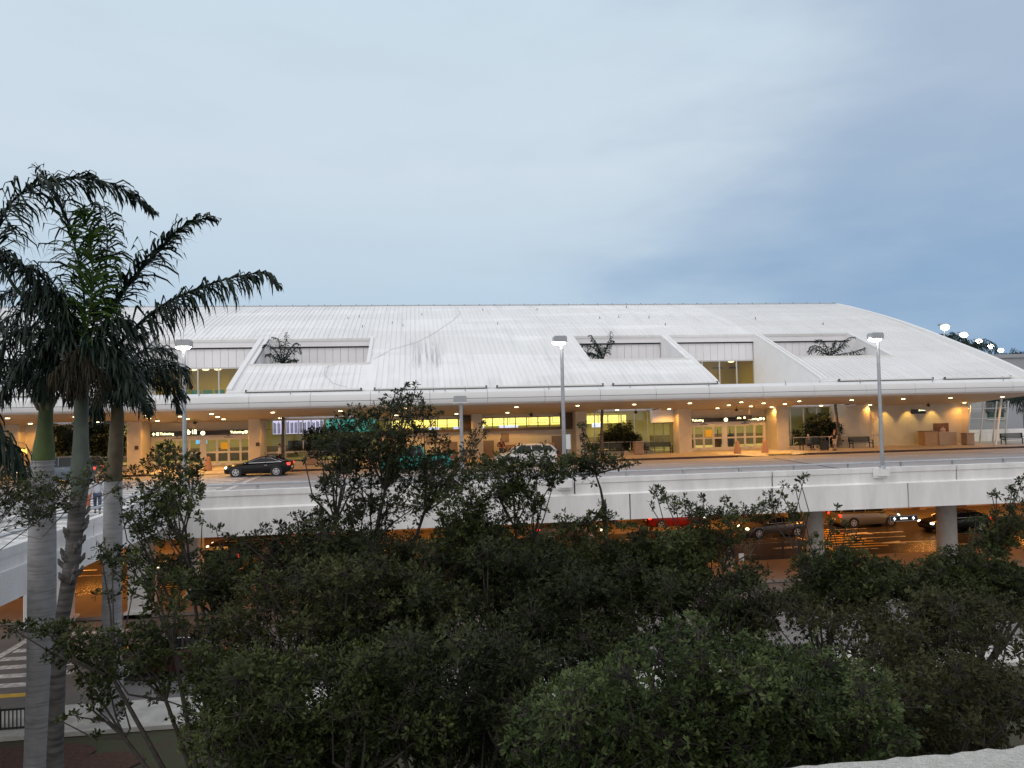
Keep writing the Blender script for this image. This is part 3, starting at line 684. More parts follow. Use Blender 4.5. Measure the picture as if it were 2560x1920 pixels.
# ---- recessed downlights in the soffit (parts of the canopy)
DL=[(19,1045.6),(76,1059),(188,1042),(246,1055),(361.7,1038.7),(372.7,1045.6),(393.5,1052),(449,1041),(469,1047),(529,1035),(544,1042),(559,1048),(682,1031),(701,1045),(851,1027.4),(857,1041),(991,1038),(1015,1020),(1141,1034.6),(1268.5,1031.5),(1291,1017.4),(1444,1014),(1585.6,1011),(1543,1025),(1673,1022.5),(1724.5,1008),(1793.6,1020.5),(1822,1013),(1853,1005.4),(1877,1015.6),(1909,1008),(1929,1017.6),(1962,1010),(1998,1003),(2053,1014),(2129,1000),(2175,1012),(2258,997),(2376,994.7),(2411,1006.6),(2506,992)]
DLM=mat('downlight_lens',(1,.8,.5),.5,emit=(1,.80,.45),estr=9)
for i,(x,y) in enumerate(DL):
    p=onS(x,y); 
    if not 51.9<p[1]<63: p[1]=min(max(p[1],53),62)
    z=soffz(p[1]); m=MB(); m.cyl((p[0],p[1]),.135,z-.035,z+.02,14); dlo=m.build('downlight',DLM,T)
    lamp('downlight_beam','SPOT',T,(p[0],p[1],z-.08),random.uniform(200,330),WARM,.12,(0,0,0),150)
for x in (42.3,44.6,47.0): lamp('wall_washer','SPOT',T,(x,61.9,3.75),130,(1,.62,.14),.05,(math.radians(22),0,0),75)
for x in (-2.2,0,2.2,6.6,8.8,11): lamp('wall_washer','SPOT',T,(x,61.8,3.7),80,(1,.66,.18),.06,(math.radians(28),0,0),100)
# ================================================================ SIGNS, LAMPS, STREET FURNITURE
SIGNB=mat('sign_face',(.012,.008,.008),.4); SIGNE=mat('sign_lettering_lit',(1,1,.8),.5,emit=(1,.97,.55),estr=2.4); SIGNW=mat('sign_lettering_white',(1,1,1),.5,emit=(1,1,.95),estr=1.3)
def arrow(mb,x,y,z,h):
    mb.add([(x,y,z+h),(x-h*.42,y,z+h*.48),(x-h*.42,y,z+h*.30),(x-h*.12,y,z+h*.55),(x-h*.12,y,z),(x+h*.12,y,z),(x+h*.12,y,z+h*.55),(x+h*.42,y,z+h*.30),(x+h*.42,y,z+h*.48)],[(0,1,2,3,7+0,8),(3,4,5,6),(3,6,7)])
def tickets_board(x0,x1,label,num,cx):
    t=thing('entrance_sign',label,'sign',((x0+x1)/2,63.3,2.7)); y=63.3
    m=MB(); m.box(x0,x1,y,y+.28,2.69,3.06); m.build('board',SIGNB,t)
    m=MB(); arrow(m,x0+.22,y-.006,2.73,.28); m.box(x0+.42,x0+.64,y-.012,y-.004,2.76,2.99); v,f,w_=text_faces('Ticketing',.205,(x0+.70,y-.006,2.78)); m.add(v,f)
    v,f,w_=text_faces('Ticketing',.205,(0,0,0)); m.add([(a+x1-.68-w_,y-.006,c+2.78) for a,b,c in v],f); m.box(x1-.62,x1-.40,y-.012,y-.004,2.76,2.99); arrow(m,x1-.22,y-.006,2.73,.28)
    m.build('lettering',SIGNE,t)
    m=MB(); m.cyl((cx,y-.05,2.86),.17,-.03,.03,18,axis='y'); d=m.build('number_disc',SIGNE,t)
    v,f,w_=text_faces(num,.18,(cx-.07,y-.09,2.78)); m=MB(); m.add(v,f); m.build('numeral',SIGNB,t)
tickets_board(-21.35,-13.4,'long black Ticketing sign with a round number 2 above the left doors','2',-17.3)
tickets_board(23.55,31.2,'long black Ticketing sign with a round number 1 above the right doors','1',27.4)
def hang(px0,px1,py0,py1,Y,label,fn,drop=True):
    a=onY(px0,py1,Y); b=onY(px1,py0,Y); t=thing('hanging_sign',label,'sign',((a[0]+b[0])/2,Y,a[2]))
    m=MB(); m.box(a[0],b[0],Y-.06,Y+.06,a[2],b[2]); m.build('board',SIGNB,t)
    m=MB(); m.tube([(b[0]-.2,Y,b[2]),(b[0]-.2,Y,soffz(Y)+.02)],.03,6); m.build('hanger',CREAM,t)
    fn(t,a[0],a[2],b[0]-a[0],b[2]-a[2],Y-.066); return t
def s1(t,x,z,w_,h,y):
    m=MB(); m.box(x+.06,x+.12,y-.004,y,z+.05,z+h-.05); m.box(x+.02,x+.3,y-.004,y,z+h*.45,z+h*.6); m.add([(x+.12,y,z+.08),(x+.24,y,z+.08),(x+.16,y,z+h-.06)],[(0,1,2)])
    m.box(x+.40,x+.46,y-.004,y,z+.08,z+h-.08); m.box(x+.54,x+.72,y-.004,y,z+.08,z+h-.06); m.build('pictograms',SIGNE,t)
hang(468,491,1072,1088,61.2,'small black hanging sign with airplane pictogram in front of the left doors',s1)
def s2(t,x,z,w_,h,y):
    v,f,q=text_faces('Alic',h*.42,(x+.08,y-.004,z+h*.28)); m=MB(); m.add(v,f); m.cyl((x+w_*.52,y-.004,z+h*.5),h*.24,-.004,.004,14,axis='y'); m.build('lettering',SIGNE,t)
hang(1840,1879,1038,1050,61.2,'black hanging airline sign in front of the right doors',s2)
def s3(t,x,z,w_,h,y):
    v,f,q=text_faces('Airlines',h*.24,(0,0,0)); m=MB(); m.add([(a+x+w_-q-.04,y-.004,c+z+h*.64) for a,b,c in v],f); m.box(x+w_-q-.24,x+w_-q-.09,y-.004,y,z+h*.6,z+h*.88); m.build('lettering',SIGNE,t)
hang(2278,2313,1022.5,1035,60.8,'black hanging sign with small lettering by the far right counter',s3)
a=onY(2225,1302.5,35.4); b=onY(2291,1288.5,35.4); t=thing('hanging_sign','white framed black sign with two up arrows hanging under the roadway edge','sign',((a[0]+b[0])/2,35.4,a[2]))
m=MB(); m.box(a[0],b[0],35.36,35.44,a[2],b[2]); m.build('board',SIGNB,t)
m=MB(); m.box(a[0]-.03,b[0]+.03,35.33,35.46,b[2],b[2]+.03); m.box(a[0]-.03,b[0]+.03,35.33,35.46,a[2]-.03,a[2]); m.box(a[0]-.03,a[0],35.33,35.46,a[2],b[2]); m.box(b[0],b[0]+.03,35.33,35.46,a[2],b[2]); m.build('frame',GALV,t)
m=MB(); w_=b[0]-a[0]; h=b[2]-a[2]
for x in (a[0]+w_*.15,b[0]-w_*.14): arrow(m,x,35.352,a[2]+h*.08,h*.84)
m.cyl((a[0]+w_*.40,35.352,a[2]+h*.5),h*.23,-.004,.004,16,axis='y'); m.box(a[0]+w_*.45,a[0]+w_*.64,35.348,35.354,a[2]+h*.34,a[2]+h*.68); m.build('lettering',SIGNW,t)
m=MB(); m.tube([(a[0]+.35,35.4,b[2]+.03),(a[0]+.35,35.4,-1.0)],.03,6); m.build('hanger',GALV,t)
# street lamps on the parapet
def streetlamp(px,label,off,lit=True,ztop=7.66,zb=1.0,Y=33.98):
    x=onY(px,1190,Y)[0]; t=thing('street_lamp',label,'street lamp',(x,Y,zb),'roadway lamps on the parapet' if lit else None)
    m=MB(); m.tube([(x,Y,zb),(x,Y,ztop)],[.10,.075],12); m.tube([(x,Y,zb+.0),(x,Y,zb+.12)],[.16,.14],12); m.build('pole',GALV,t,True)
    m=MB(); m.box(x+off-.30,x+off+.30,Y-.42,Y+.05,ztop-.30,ztop-.06); m.prism([(x+off-.3,ztop-.06),(x+off+.3,ztop-.06),(x+off+.26,ztop-.0),(x+off-.26,ztop-.0)],Y-.40,Y+.03,'y'); m.build('lamp_head',mat('lamp_head_grey',(.40,.42,.45),.5),t)
    m=MB()
    if lit:
        m.ball((x+off-.04,Y-.19,ztop-.32),.29,16,8,(1.1,.75,.40)); m.build('lens',mat('lit_lens',(1,1,.9),.5,emit=(1,.97,.86),estr=25),t,True)
        lamp('lamp_light','SPOT',t,(x+off,Y-.45,ztop-.55),14,COOLW,.15,(0,0,0),140)
        m=MB(); c=.05; m.prism([(x-.30,33.86),(x+.30,33.86),(x+.38,34.18),(x-.38,34.18)],.62,1.0,'z'); m.prism([(x-.22,33.95),(x+.22,33.95),(x+.38,34.18),(x-.38,34.18)],.52,.62,'z'); m.build('pedestal',WHITE,t)
    else: m.box(x+off-.34,x+off+.34,Y-.44,Y+.06,ztop-.34,ztop-.30); m.build('rim',WPAINT,t)
streetlamp(462,'tall lit lamp on the parapet nearest the palm trees',.08)
streetlamp(1412,'tall lit lamp on the parapet in the middle, before the car with white roof',-.12)
streetlamp(2207,'tall lit lamp on a parapet pedestal at right',-.24)
streetlamp(1156,'shorter unlit grey lamp with boxy head behind the central tree',-.05,False,4.98,.9,34.5)
x=onY(1421,1100,34.7)[0]; t=thing('roadside_sign','narrow white sign seen edge-on beside the middle lamp','sign',(x,34.7,1)); m=MB(); m.box(x-.12,x+.10,34.68,34.71,2.35,3.05); m.build('plate',WPAINT,t); m=MB(); m.tube([(x-.02,34.74,1),(x-.02,34.74,3.0)],.03,6); m.build('post',GALV,t)
# CCTV / speakers under the soffit
for px,lab in ((487,'black ceiling camera by the left doors'),(1328,'black ceiling camera before the middle clerestory'),(1590,'black ceiling camera before the glass beside the right doors'),(1842,'black ceiling camera above the hanging airline sign'),(2322,'black tilted ceiling camera right of the far sign')):
    p=onS(px,1034); Y=60.6; x=onY(px,1040,Y)[0]; z=soffz(Y); t=thing('ceiling_camera',lab,'camera',(x,Y,z-.3)); m=MB(); m.cyl((x,Y),.03,z-.18,z+.01,8); m.build('mount',BLACKM,t); m=MB(); m.ball((x,Y,z-.26),.15,12,8,(1,1.2,.85)); m.build('housing',BLACKM,t,True)
# lantern, benches, bins, bollards, kiosks
x=onY(57,1112,60.5)[0]; t=thing('lantern','small glowing orange lantern on a post at far left','lantern',(x,60.5,.15))
m=MB(); m.tube([(x,60.5,.15),(x,60.5,1.55)],.03,8); m.build('post',BLACKM,t); m=MB(); m.box(x-.2,x+.2,60.3,60.7,1.6,2.1); m.build('shade',mat('orange_lantern',(1,.5,.1),.5,emit=(1,.55,.10),estr=2.6),t)
m=MB(); m.box(x-.24,x+.24,60.26,60.74,2.1,2.16); m.box(x-.24,x+.24,60.26,60.74,1.54,1.6)
for a in (-.21,-.01,.19): m.box(x+a,x+a+.025,60.27,60.3,1.6,2.1)
m.build('cage',BLACKM,t); lamp('lantern_light','POINT',t,(x,60.1,1.85),14,(1,.45,.12),.1)
BEN=mat('green_black_metal',(.025,.035,.03),.45)
def bench(x,y,rz,label,L=1.9):
    t=thing('park_bench',label,'bench',(0,0,0),'benches along the terminal front')
    m=MB()
    for k in range(5): m.box(-L/2,L/2,-.42+.1*k,-.34+.1*k,.43,.46)
    m.build('seat',BEN,t); m=MB()
    for k in range(5): yy=.10+.025*k; z=.50+.085*k; m.box(-L/2,L/2,yy,yy+.02,z,z+.07)
    m.box(-L/2,L/2,.2,.24,.92,.96); m.build('backrest',BEN,t)
    for sx in (-L/2-.02,L/2-.04):
        m=MB(); m.box(sx,sx+.06,-.44,-.38,0,.66); m.box(sx,sx+.06,.08,.14,0,.5); m.box(sx,sx+.06,-.44,.24,.64,.69); m.box(sx,sx+.06,.10,.24,.5,.96); m.box(sx,sx+.06,-.44,.12,.38,.43); m.build('end_frame',BLACKM,t)
    return place(t,(x,y,.15),rz)
bench(33.9,60.6,0,'dark bench under the bushy palm where a person sits'); bench(38.7,60.9,0,'empty dark bench against the rounded pale wall'); bench(52.4,59.6,0,'grey bench at the far right beyond the slanted post',2.1)
bench(20.6,61.9,0,'dark bench just left of the right entrance doors',2.3); bench(16.3,61.9,0,'dark bench below the dome-shaped shrub',2.3); bench(-27.2,61.4,0,'dark bench at far left beside the lantern')
def bin_(x,y,label,c='bin_concrete'):
    t=thing('litter_bin',label,'bin',(x,y,.15),'concrete litter bins'); m=MB(); m.prism([(x-.36,y-.36),(x+.36,y-.36),(x+.36,y+.36),(x-.36,y+.36)],.19,1.12,'z'); m.build('body',mat(c,(.34,.24,.18),.8,var=.12,scale=6,bump=.3,bscale=60),t)
    m=MB(); m.box(x-.39,x+.39,y-.39,y+.39,1.12,1.2); m.build('lid',mat('bin_lid',(.25,.18,.14),.7),t); m=MB(); m.box(x-.3,x+.3,y-.3,y+.3,.15,.19); m.build('foot',BLACKM,t)
bin_(18.7,61.4,'brown litter bin between two benches left of the right doors'); bin_(-8.4,61.2,'brown litter bin behind the black car by the glass front'); bin_(48.6,60.3,'brown litter bin near the slanted post at right')
def bollard(x,y,label):
    t=thing('bollard',label,'bollard',(x,y,.15),'terracotta concrete bollards'); m=MB(); pr=[(.30,0),(.29,.15),(.22,.62),(.17,.74),(.17,.86),(.155,.98),(.10,1.05),(0.02,1.07)]
    n=16; v=[];f=[]
    for r_,z in pr:
        for i in range(n): a=2*math.pi*i/n; v.append((x+r_*math.cos(a),y+r_*math.sin(a),.15+z))
    for k in range(len(pr)-1):
        for i in range(n): f.append((k*n+i,k*n+(i+1)%n,(k+1)*n+(i+1)%n,(k+1)*n+i))
    m.add(v,f+[tuple(range(n))[::-1],tuple(range((len(pr)-1)*n,len(pr)*n))]); m.build('shaft',mat('terracotta_concrete',(.40,.22,.14),.8,var=.1,scale=8,bump=.2),t,True)
    m=MB(); m.cyl((x,y),.19,.15+.76,.15+.80,16); m.build('collar',MT['terracotta_concrete'],t)
bollard(-15.6,58.4,'lone bollard in front of the left doors'); bollard(26.3,58.6,'bollard left of the ramp at the right doors'); bollard(28.7,58.6,'bollard right of the ramp at the right doors')
t=thing('check_in_kiosk','wood panelled curbside check-in counter by the washed wall','counter',(46.3,61.5,.15))
m=MB(); m.box(45.0,46.3,61.0,61.9,.15,1.38); m.build('cabinet',MT['oak_laminate'],t); m=MB(); m.box(46.3,48.0,60.9,61.8,.15,1.30); m.build('front_desk',mat('tan_laminate',(.40,.29,.20),.5,var=.1),t); m=MB(); m.box(44.95,46.35,60.95,61.95,1.38,1.44); m.build('top',mat('dark_oak',(.20,.11,.05),.5),t)
m=MB(); m.box(47.1,48.6,62.62,62.7,.15,2.05); tag(m.build('service_hatch',mat('hatch_brown',(.13,.06,.03),.6)),'dark service doorway behind the far right counter','doorway')
# fences in front of the planters
def handrail(x0,x1,y,label):
    t=thing('planter_railing',label,'railing',((x0+x1)/2,y,.15)); m=MB(); m.tube([(x0,y,1.2),(x1,y,1.2)],.035,8); m.build('rail',GALV,t,True)
    n=max(2,int((x1-x0)/1.6))
    for i in range(n+1): m=MB(); xx=x0+(x1-x0)*i/n; m.tube([(xx,y,.15),(xx,y,1.2)],.025,6); m.build('post',GALV,t)
handrail(32.6,41.0,61.15,'steel rail before the planter under the bushy palm'); handrail(14.4,20.2,62.2,'steel rail before the dome-shaped shrub'); handrail(-12.2,-3.6,62.0,'steel rail before the glass behind the black car'); handrail(-28.5,-22.6,61.9,'steel rail before the dark planter behind the palm trunks')
for x0,x1,lab in ((32.5,37.5,'low soil planter under the bushy palm'),(14.4,20.2,'low soil planter of the dome-shaped shrub'),(-11.0,-3.6,'low soil planter behind the black car'),(-28.5,-22.6,'low soil planter behind the palm trunks')):
    t=thing('planter_bed',lab,'planter',((x0+x1)/2,62.6,.15)); m=MB(); m.box(x0,x1,61.9+.35,63.4,.15,.42); m.build('kerb_box',CREAM,t); m=MB(); m.box(x0+.08,x1-.08,62.33,63.32,.42,.46); m.build('soil',MULCH,t)
# lower level fence
t=thing('median_fence','dark mesh fence along the lower median behind the waiting person','fence',(16,41.1,ZL)); m=MB()
for z in (.15,1.1): m.box(-9,22.5,41.08,41.12,ZL+z,ZL+z+.05)
for x in np.arange(-9,22.5,.085): m.box(x,x+.03,41.09,41.11,ZL+.14,ZL+1.12)
m.build('mesh_panel',BLACKM,t); m=MB()
for x in np.arange(-9,23,3): m.box(x,x+.07,41.05,41.15,ZL+.1,ZL+1.2)
m.split('post',BLACKM,t)
t=thing('garden_fence','black picket fence beside the garden pavement at bottom left','fence',(-16,24.2,ZL)); m=MB()
for z in (.2,.95): m.box(-34,-11.6,23.9,23.94,ZL+z*.72,ZL+z*.72+.05)
for x in np.arange(-34,-11.6,.11): m.box(x,x+.03,23.91,23.93,ZL+.13,ZL+.74)
m.build('pickets',BLACKM,t); m=MB()
for x in np.arange(-34,-11.5,2.4): m.box(x,x+.06,23.88,23.96,ZL+.13,ZL+.8)
m.split('post',BLACKM,t)
# garage ledge at the camera
p0=onZ(1916,1922,3.6); p1=onZ(2560,1864,3.6)
g=MB(); v=[];n=220;rr=np.random.default_rng(3)
xa=np.linspace(-2.5,4.5,n)
for i,x in enumerate(xa):
    j=rr.normal(0,.005)+.004*math.sin(x*37); j2=rr.normal(0,.004)
    v+=[(x,1.574+j,3.594-.008+j2),(x,1.556+j*.5,3.600+j2*.5),(x,.62,3.61),(x,.60,2.4),(x,1.578+j,2.4)]
f=[]
for i in range(n-1):
    for k in range(5): f.append((5*i+k,5*i+(k+1)%5,5*i+5+(k+1)%5,5*i+5+k))
g.add(v,f); tag(g.build('garage_parapet',mat('rough_stucco',(.88,.86,.80),.9,var=.14,scale=30,bump=1.0,bscale=120),smooth=False),'rough pale stucco ledge of the parking garage at bottom right','parapet wall')
# ================================================================ VEHICLES
def lerp(a,b,t): return a+(b-a)*t
RUB=mat('tyre_rubber',(.015,.015,.016),.8); RIM=mat('alloy_rim',(.62,.62,.64),.3,.8); CGL=mat('car_glass',(.012,.015,.018),.12,spec=.4); CHR=mat('chrome_trim',(.7,.7,.7),.2,.9)
HL_ON=mat('headlight_on',(1,.9,.7),.4,emit=(1,.85,.55),estr=7); HL_OFF=mat('headlight_off',(.6,.6,.58),.15); TL=mat('taillight_on',(.6,.03,.02),.4,emit=(1,.05,.03),estr=2.2); TLO=mat('taillight_off',(.35,.02,.02),.3)
def car(label,paint,kind,x,y,z,rz=0,lit=True,tail=True,L=4.55,Wd=1.8,H=1.42,name='parked_car',cat='car',group=None):
    t=thing(name,label,cat,(0,0,0),group); hw=Wd/2; hl=L/2
    K={'sedan':dict(hood=.90,belt=.96,deck=1.02,nose=.66,g=(-.235,-.02,.26,.42)),'coupe':dict(hood=.90,belt=.93,deck=1.04,nose=.66,g=(-.20,0.03,.22,.40)),
       'suv':dict(hood=1.02,belt=1.08,deck=1.10,nose=.78,g=(-.25,-.10,.40,.485)),'pickup':dict(hood=1.0,belt=1.05,deck=1.04,nose=.85,g=(-.20,-.07,.08,.12)),'van':dict(hood=1.05,belt=1.12,deck=1.12,nose=.8,g=(-.36,-.2,.44,.49))}[kind]
    gx=[q*L for q in K['g']]; st=[(-hl,K['nose']-.06,.62,.36),(-hl+.05,K['nose'],.76,.25),(-hl+.25,K['nose']+.08,.90,.20),(-hl+.7,lerp(K['nose'],K['hood'],.75),.97,.19),(gx[0],K['hood'],1,.19),(gx[1],K['belt'],1,.19),(gx[2],K['belt']+.02,1,.19),(gx[3],K['deck'],.99,.2),(hl-.25,K['deck']-.01,.93,.24),(hl-.06,K['deck']-.08,.84,.3),(hl,K['deck']-.25,.74,.38)]
    v=[];f=[];
    for sx,zt,wf,zb in st:
        w_=hw*wf
        ring=[(0,zt+.03),(w_*.6,zt+.02),(w_*.86,zt-.02),(w_*.97,zt-.10),(w_,zt-.28),(w_,zb+.2),(w_*.93,zb+.02),(w_*.6,zb),(0,zb)]
        ring+= [(-a,b) for a,b in ring[-2:0:-1]]
        for a,b in ring: v.append((sx,a,b))
    n=16
    for k in range(len(st)-1):
        for i in range(n): f.append((k*n+i,(k+1)*n+i,(k+1)*n+(i+1)%n,k*n+(i+1)%n))
    f+=[tuple(range(n)),tuple(range((len(st)-1)*n,len(st)*n))[::-1]]
    m=MB(); m.add(v,f); m.build('body',paint,t,True)
    zb=K['belt']-.01; zr=H
    def gh(ins,zt,zl,name_,mt):
        m=MB(); a=hw*.90-ins; b=hw*.70-ins; v=[(gx[0]+ins,-a,zl-.03),(gx[3]-ins,-a*.94,zl+.04),(gx[3]-ins,a*.94,zl+.04),(gx[0]+ins,a,zl-.03),(gx[1],-b,zt),(gx[2],-b*.97,zt-.02),(gx[2],b*.97,zt-.02),(gx[1],b,zt)]
        mid=(gx[1]+gx[2])/2; v+=[(mid,-b,zt+.02),(mid,b,zt+.02)]
        m.add(v,[(0,1,5,8,4),(3,7,9,6,2),(0,4,7,3),(1,2,6,5),(4,8,9,7),(8,5,6,9),(0,3,2,1)]); return m.build(name_,mt,t,True),v
    go,v=gh(0,zr-.06,zb,'windows',CGL)
    m=MB(); b=hw*.72; mid=(gx[1]+gx[2])/2
    m.add([(gx[1]-.06,-b,zr-.08),(mid,-b,zr-.05),(gx[2]+.06,-b,zr-.10),(gx[2]+.06,b,zr-.10),(mid,b,zr-.05),(gx[1]-.06,b,zr-.08),(gx[1],-b*.9,zr-.03),(mid,-b*.9,zr),(gx[2],-b*.9,zr-.05),(gx[2],b*.9,zr-.05),(mid,b*.9,zr),(gx[1],b*.9,zr-.03)],
      [(0,1,7,6),(1,2,8,7),(2,3,9,8),(3,4,10,9),(4,5,11,10),(5,0,6,11),(6,7,10,11),(7,8,9,10),(0,5,4,1),(1,4,3,2)]); m.build('roof',paint,t,True)
    m=MB()
    for s_ in (0,1):
        sg=-1 if s_==0 else 1; a=hw*.905*sg; bb=hw*.715*sg
        m.tube([(gx[0]-.02,a,zb),(gx[1],bb,zr-.07)],.04,6); m.tube([(gx[3]+.02,a*.95,zb+.05),(gx[2],bb,zr-.08)],.06,6)
        for q in ((.5,) if kind in('sedan','coupe','pickup') else (.36,.72)): xx=lerp(gx[1],gx[2],q); m.tube([(xx+.05,a*1.0,zb),(xx,bb*1.01,zr-.06)],.035,6)
    m.split('pillar',paint,t)
    if kind in('coupe','sedan','suv'):
        m=MB()
        for sg in (-1,1): m.tube([(gx[0]+.1,sg*hw*.915,zb+.01),(gx[1]+.05,sg*hw*.735,zr-.10),(gx[2]-.05,sg*hw*.735,zr-.12),(gx[3]-.12,sg*hw*.88,zb+.07),(gx[0]+.1,sg*hw*.918,zb+.015)],.022,5)
        m.build('window_trim',CHR,t)
    r_=.33 if kind!='suv' else .36; wb=L*.30
    for sx in (-wb-.04,wb-.02):
        for sg in (-1,1):
            m=MB(); m.cyl((sx,sg*(hw-.1),r_),r_+.06,-.105,.105,22,axis='y'); m.build('wheel_arch',BLACKM,t)
            m=MB(); m.cyl((sx,sg*(hw-.095),r_),r_,-.11,.11,22,axis='y'); wo=m.build('wheel',RUB,t)
            m=MB(); yy=sg*(hw+.018)
            n=20
            ring=[(sx+.235*math.cos(2*math.pi*i/n),yy,r_+.235*math.sin(2*math.pi*i/n)) for i in range(n)]; inn=[(sx+.195*math.cos(2*math.pi*i/n),yy,r_+.195*math.sin(2*math.pi*i/n)) for i in range(n)]
            m.add(ring+inn,[(i,(i+1)%n,n+(i+1)%n,n+i) for i in range(n)])
            for k in range(5):
                a=2*math.pi*k/5+.3; c_,s2=math.cos(a),math.sin(a); q=.045
                m.add([(sx+.03*c_-q*s2,yy+sg*.002,r_+.03*s2+q*c_),(sx+.03*c_+q*s2,yy+sg*.002,r_+.03*s2-q*c_),(sx+.2*c_+q*.8*s2,yy+sg*.002,r_+.2*s2-q*.8*c_),(sx+.2*c_-q*.8*s2,yy+sg*.002,r_+.2*s2+q*.8*c_)],[(0,1,2,3)])
            m.cyl((sx,yy,r_),.05,-.004,.004,10,axis='y'); m.build('rim',RIM,wo)
    for sg in (-1,1):
        m=MB(); m.ball((-hl+.17,sg*hw*.70,K['nose']-.02),.15,10,6,(.9,1.0,.55)); m.build('headlight',HL_ON if lit else HL_OFF,t,True)
        m=MB(); m.box(hl-.30,hl-.02,sg*hw*.76-.12,sg*hw*.76+.12,K['deck']-.30,K['deck']-.12); m.build('taillight',TL if tail else TLO,t)
        m=MB(); m.ball((gx[0]+.28,sg*(hw+.07),zb+.06),.10,8,6,(.8,1,.7)); m.build('mirror',paint,t,True)
        m=MB(); xx=lerp(gx[1],gx[2],.45); m.box(xx+.02,xx+.2,sg*hw-.02,sg*hw+.022,K['belt']-.16,K['belt']-.13); m.build('door_handle',CHR,t)
    m=MB(); m.box(-hl-.01,-hl+.08,-.5,.5,.38,.56); m.build('grille',BLACKM,t)
    m=MB(); m.box(hl-.03,hl+.012,-.26,.26,.52,.64); m.build('number_plate',mat('plate_white',(.7,.7,.68),.5),t)
    return place(t,(x,y,z),rz)
def paint(name,c,r=.22,me=.3): return mat(name,c,r,me,spec=.35)
BLK=paint('black_paint',(.006,.006,.007),.22,.0); SIL=paint('silver_paint',(.26,.25,.22),.28,.5); GRY=paint('grey_paint',(.13,.12,.11),.25,.5); REDP=paint('red_paint',(.20,.012,.012),.25,.1); TEAL=paint('teal_paint',(.05,.42,.36),.3,.1); WHP=paint('white_paint',(.78,.78,.78),.3,0); BLU=paint('blue_grey_paint',(.14,.18,.22),.3,.3)
car('black two-door coupe with chrome window line at the kerb by the left doors',BLK,'coupe',-11.0,54.05,.005,math.radians(-1.5),L=4.5,H=1.38)
car('teal pickup truck half hidden behind the tall middle tree',TEAL,'pickup',-.1,55.2,.005,0,L=5.4,H=1.74,tail=False,name='pickup_truck',cat='pickup truck')
car('white compact utility vehicle behind the foliage in front of the brown jacketed man',WHP,'suv',8.0,55.0,.005,0,lit=False,L=4.6,H=1.62)
car('blue grey minivan with glowing red taillight behind the palm trunks',BLU,'van',-24.1,54.2,.005,0,L=5.0,H=1.72,name='minivan',cat='minivan')
car('grey sedan with headlights on under the roadway',GRY,'sedan',24.35,49.0,ZL+.003,math.radians(1),L=4.6,H=1.45)
car('silver utility vehicle under the roadway beside the hanging lower sign',SIL,'suv',32.7,51.3,ZL+.003,math.radians(180),lit=True,L=4.8,H=1.78,Wd=1.9)
car('red sedan under the roadway behind leafy branches',REDP,'sedan',19.2,54.3,ZL+.003,math.radians(180),L=4.5,H=1.45)
car('black utility vehicle with yellow headlights under the roadway at left',BLK,'suv',-11.2,50.7,ZL+.003,0,L=4.8,H=1.75)
car('dark sedan under the roadway behind the middle foliage',GRY,'sedan',10.4,51.3,ZL+.003,math.radians(180),L=4.7,H=1.5)
car('black sedan with bright headlights partly cropped at far right under the roadway',BLK,'sedan',37.2,47.8,ZL+.003,0,L=4.6,H=1.45)
car('dark hatchback with headlights on, low behind the left tree crowns',BLU,'suv',-12.6,44.9,ZL+.003,0,L=4.2,H=1.55)
car('made-up dark red car standing in for the warm glow behind the lower left branches',paint('maroon_paint',(.05,.012,.010),.3,.1),'sedan',-9.0,28.8,ZL+.003,0,L=4.5,H=1.42)  # car added in place of a warm glow seen through the leaves
# ================================================================ PEOPLE
SKIN=mat('skin',(.45,.26,.18),.6)
def skinmesh(name,pts,edges,mt,parent,sub=1):
    me=bpy.data.meshes.new(name); me.from_pydata([p[:3] for p in pts],edges,[]); me.update(); o=bpy.data.objects.new(name,me); COL.objects.link(o)
    md=o.modifiers.new('s','SKIN'); md.use_smooth_shade=True
    for i,p in enumerate(pts): 
        r_=p[3]; me.skin_vertices[0].data[i].radius=(r_,p[4] if len(p)>4 else r_); me.skin_vertices[0].data[i].use_root=(i==0)
    sb=o.modifiers.new('b','SUBSURF'); sb.levels=sub; sb.render_levels=sub
    bpy.context.view_layer.update(); m2=bpy.data.meshes.new_from_object(o.evaluated_get(bpy.context.evaluated_depsgraph_get())); bpy.data.objects.remove(o)
    m2.name=name; m2.materials.clear(); m2.materials.append(mt); r=bpy.data.objects.new(name,m2); COL.objects.link(r); r.parent=parent; return r
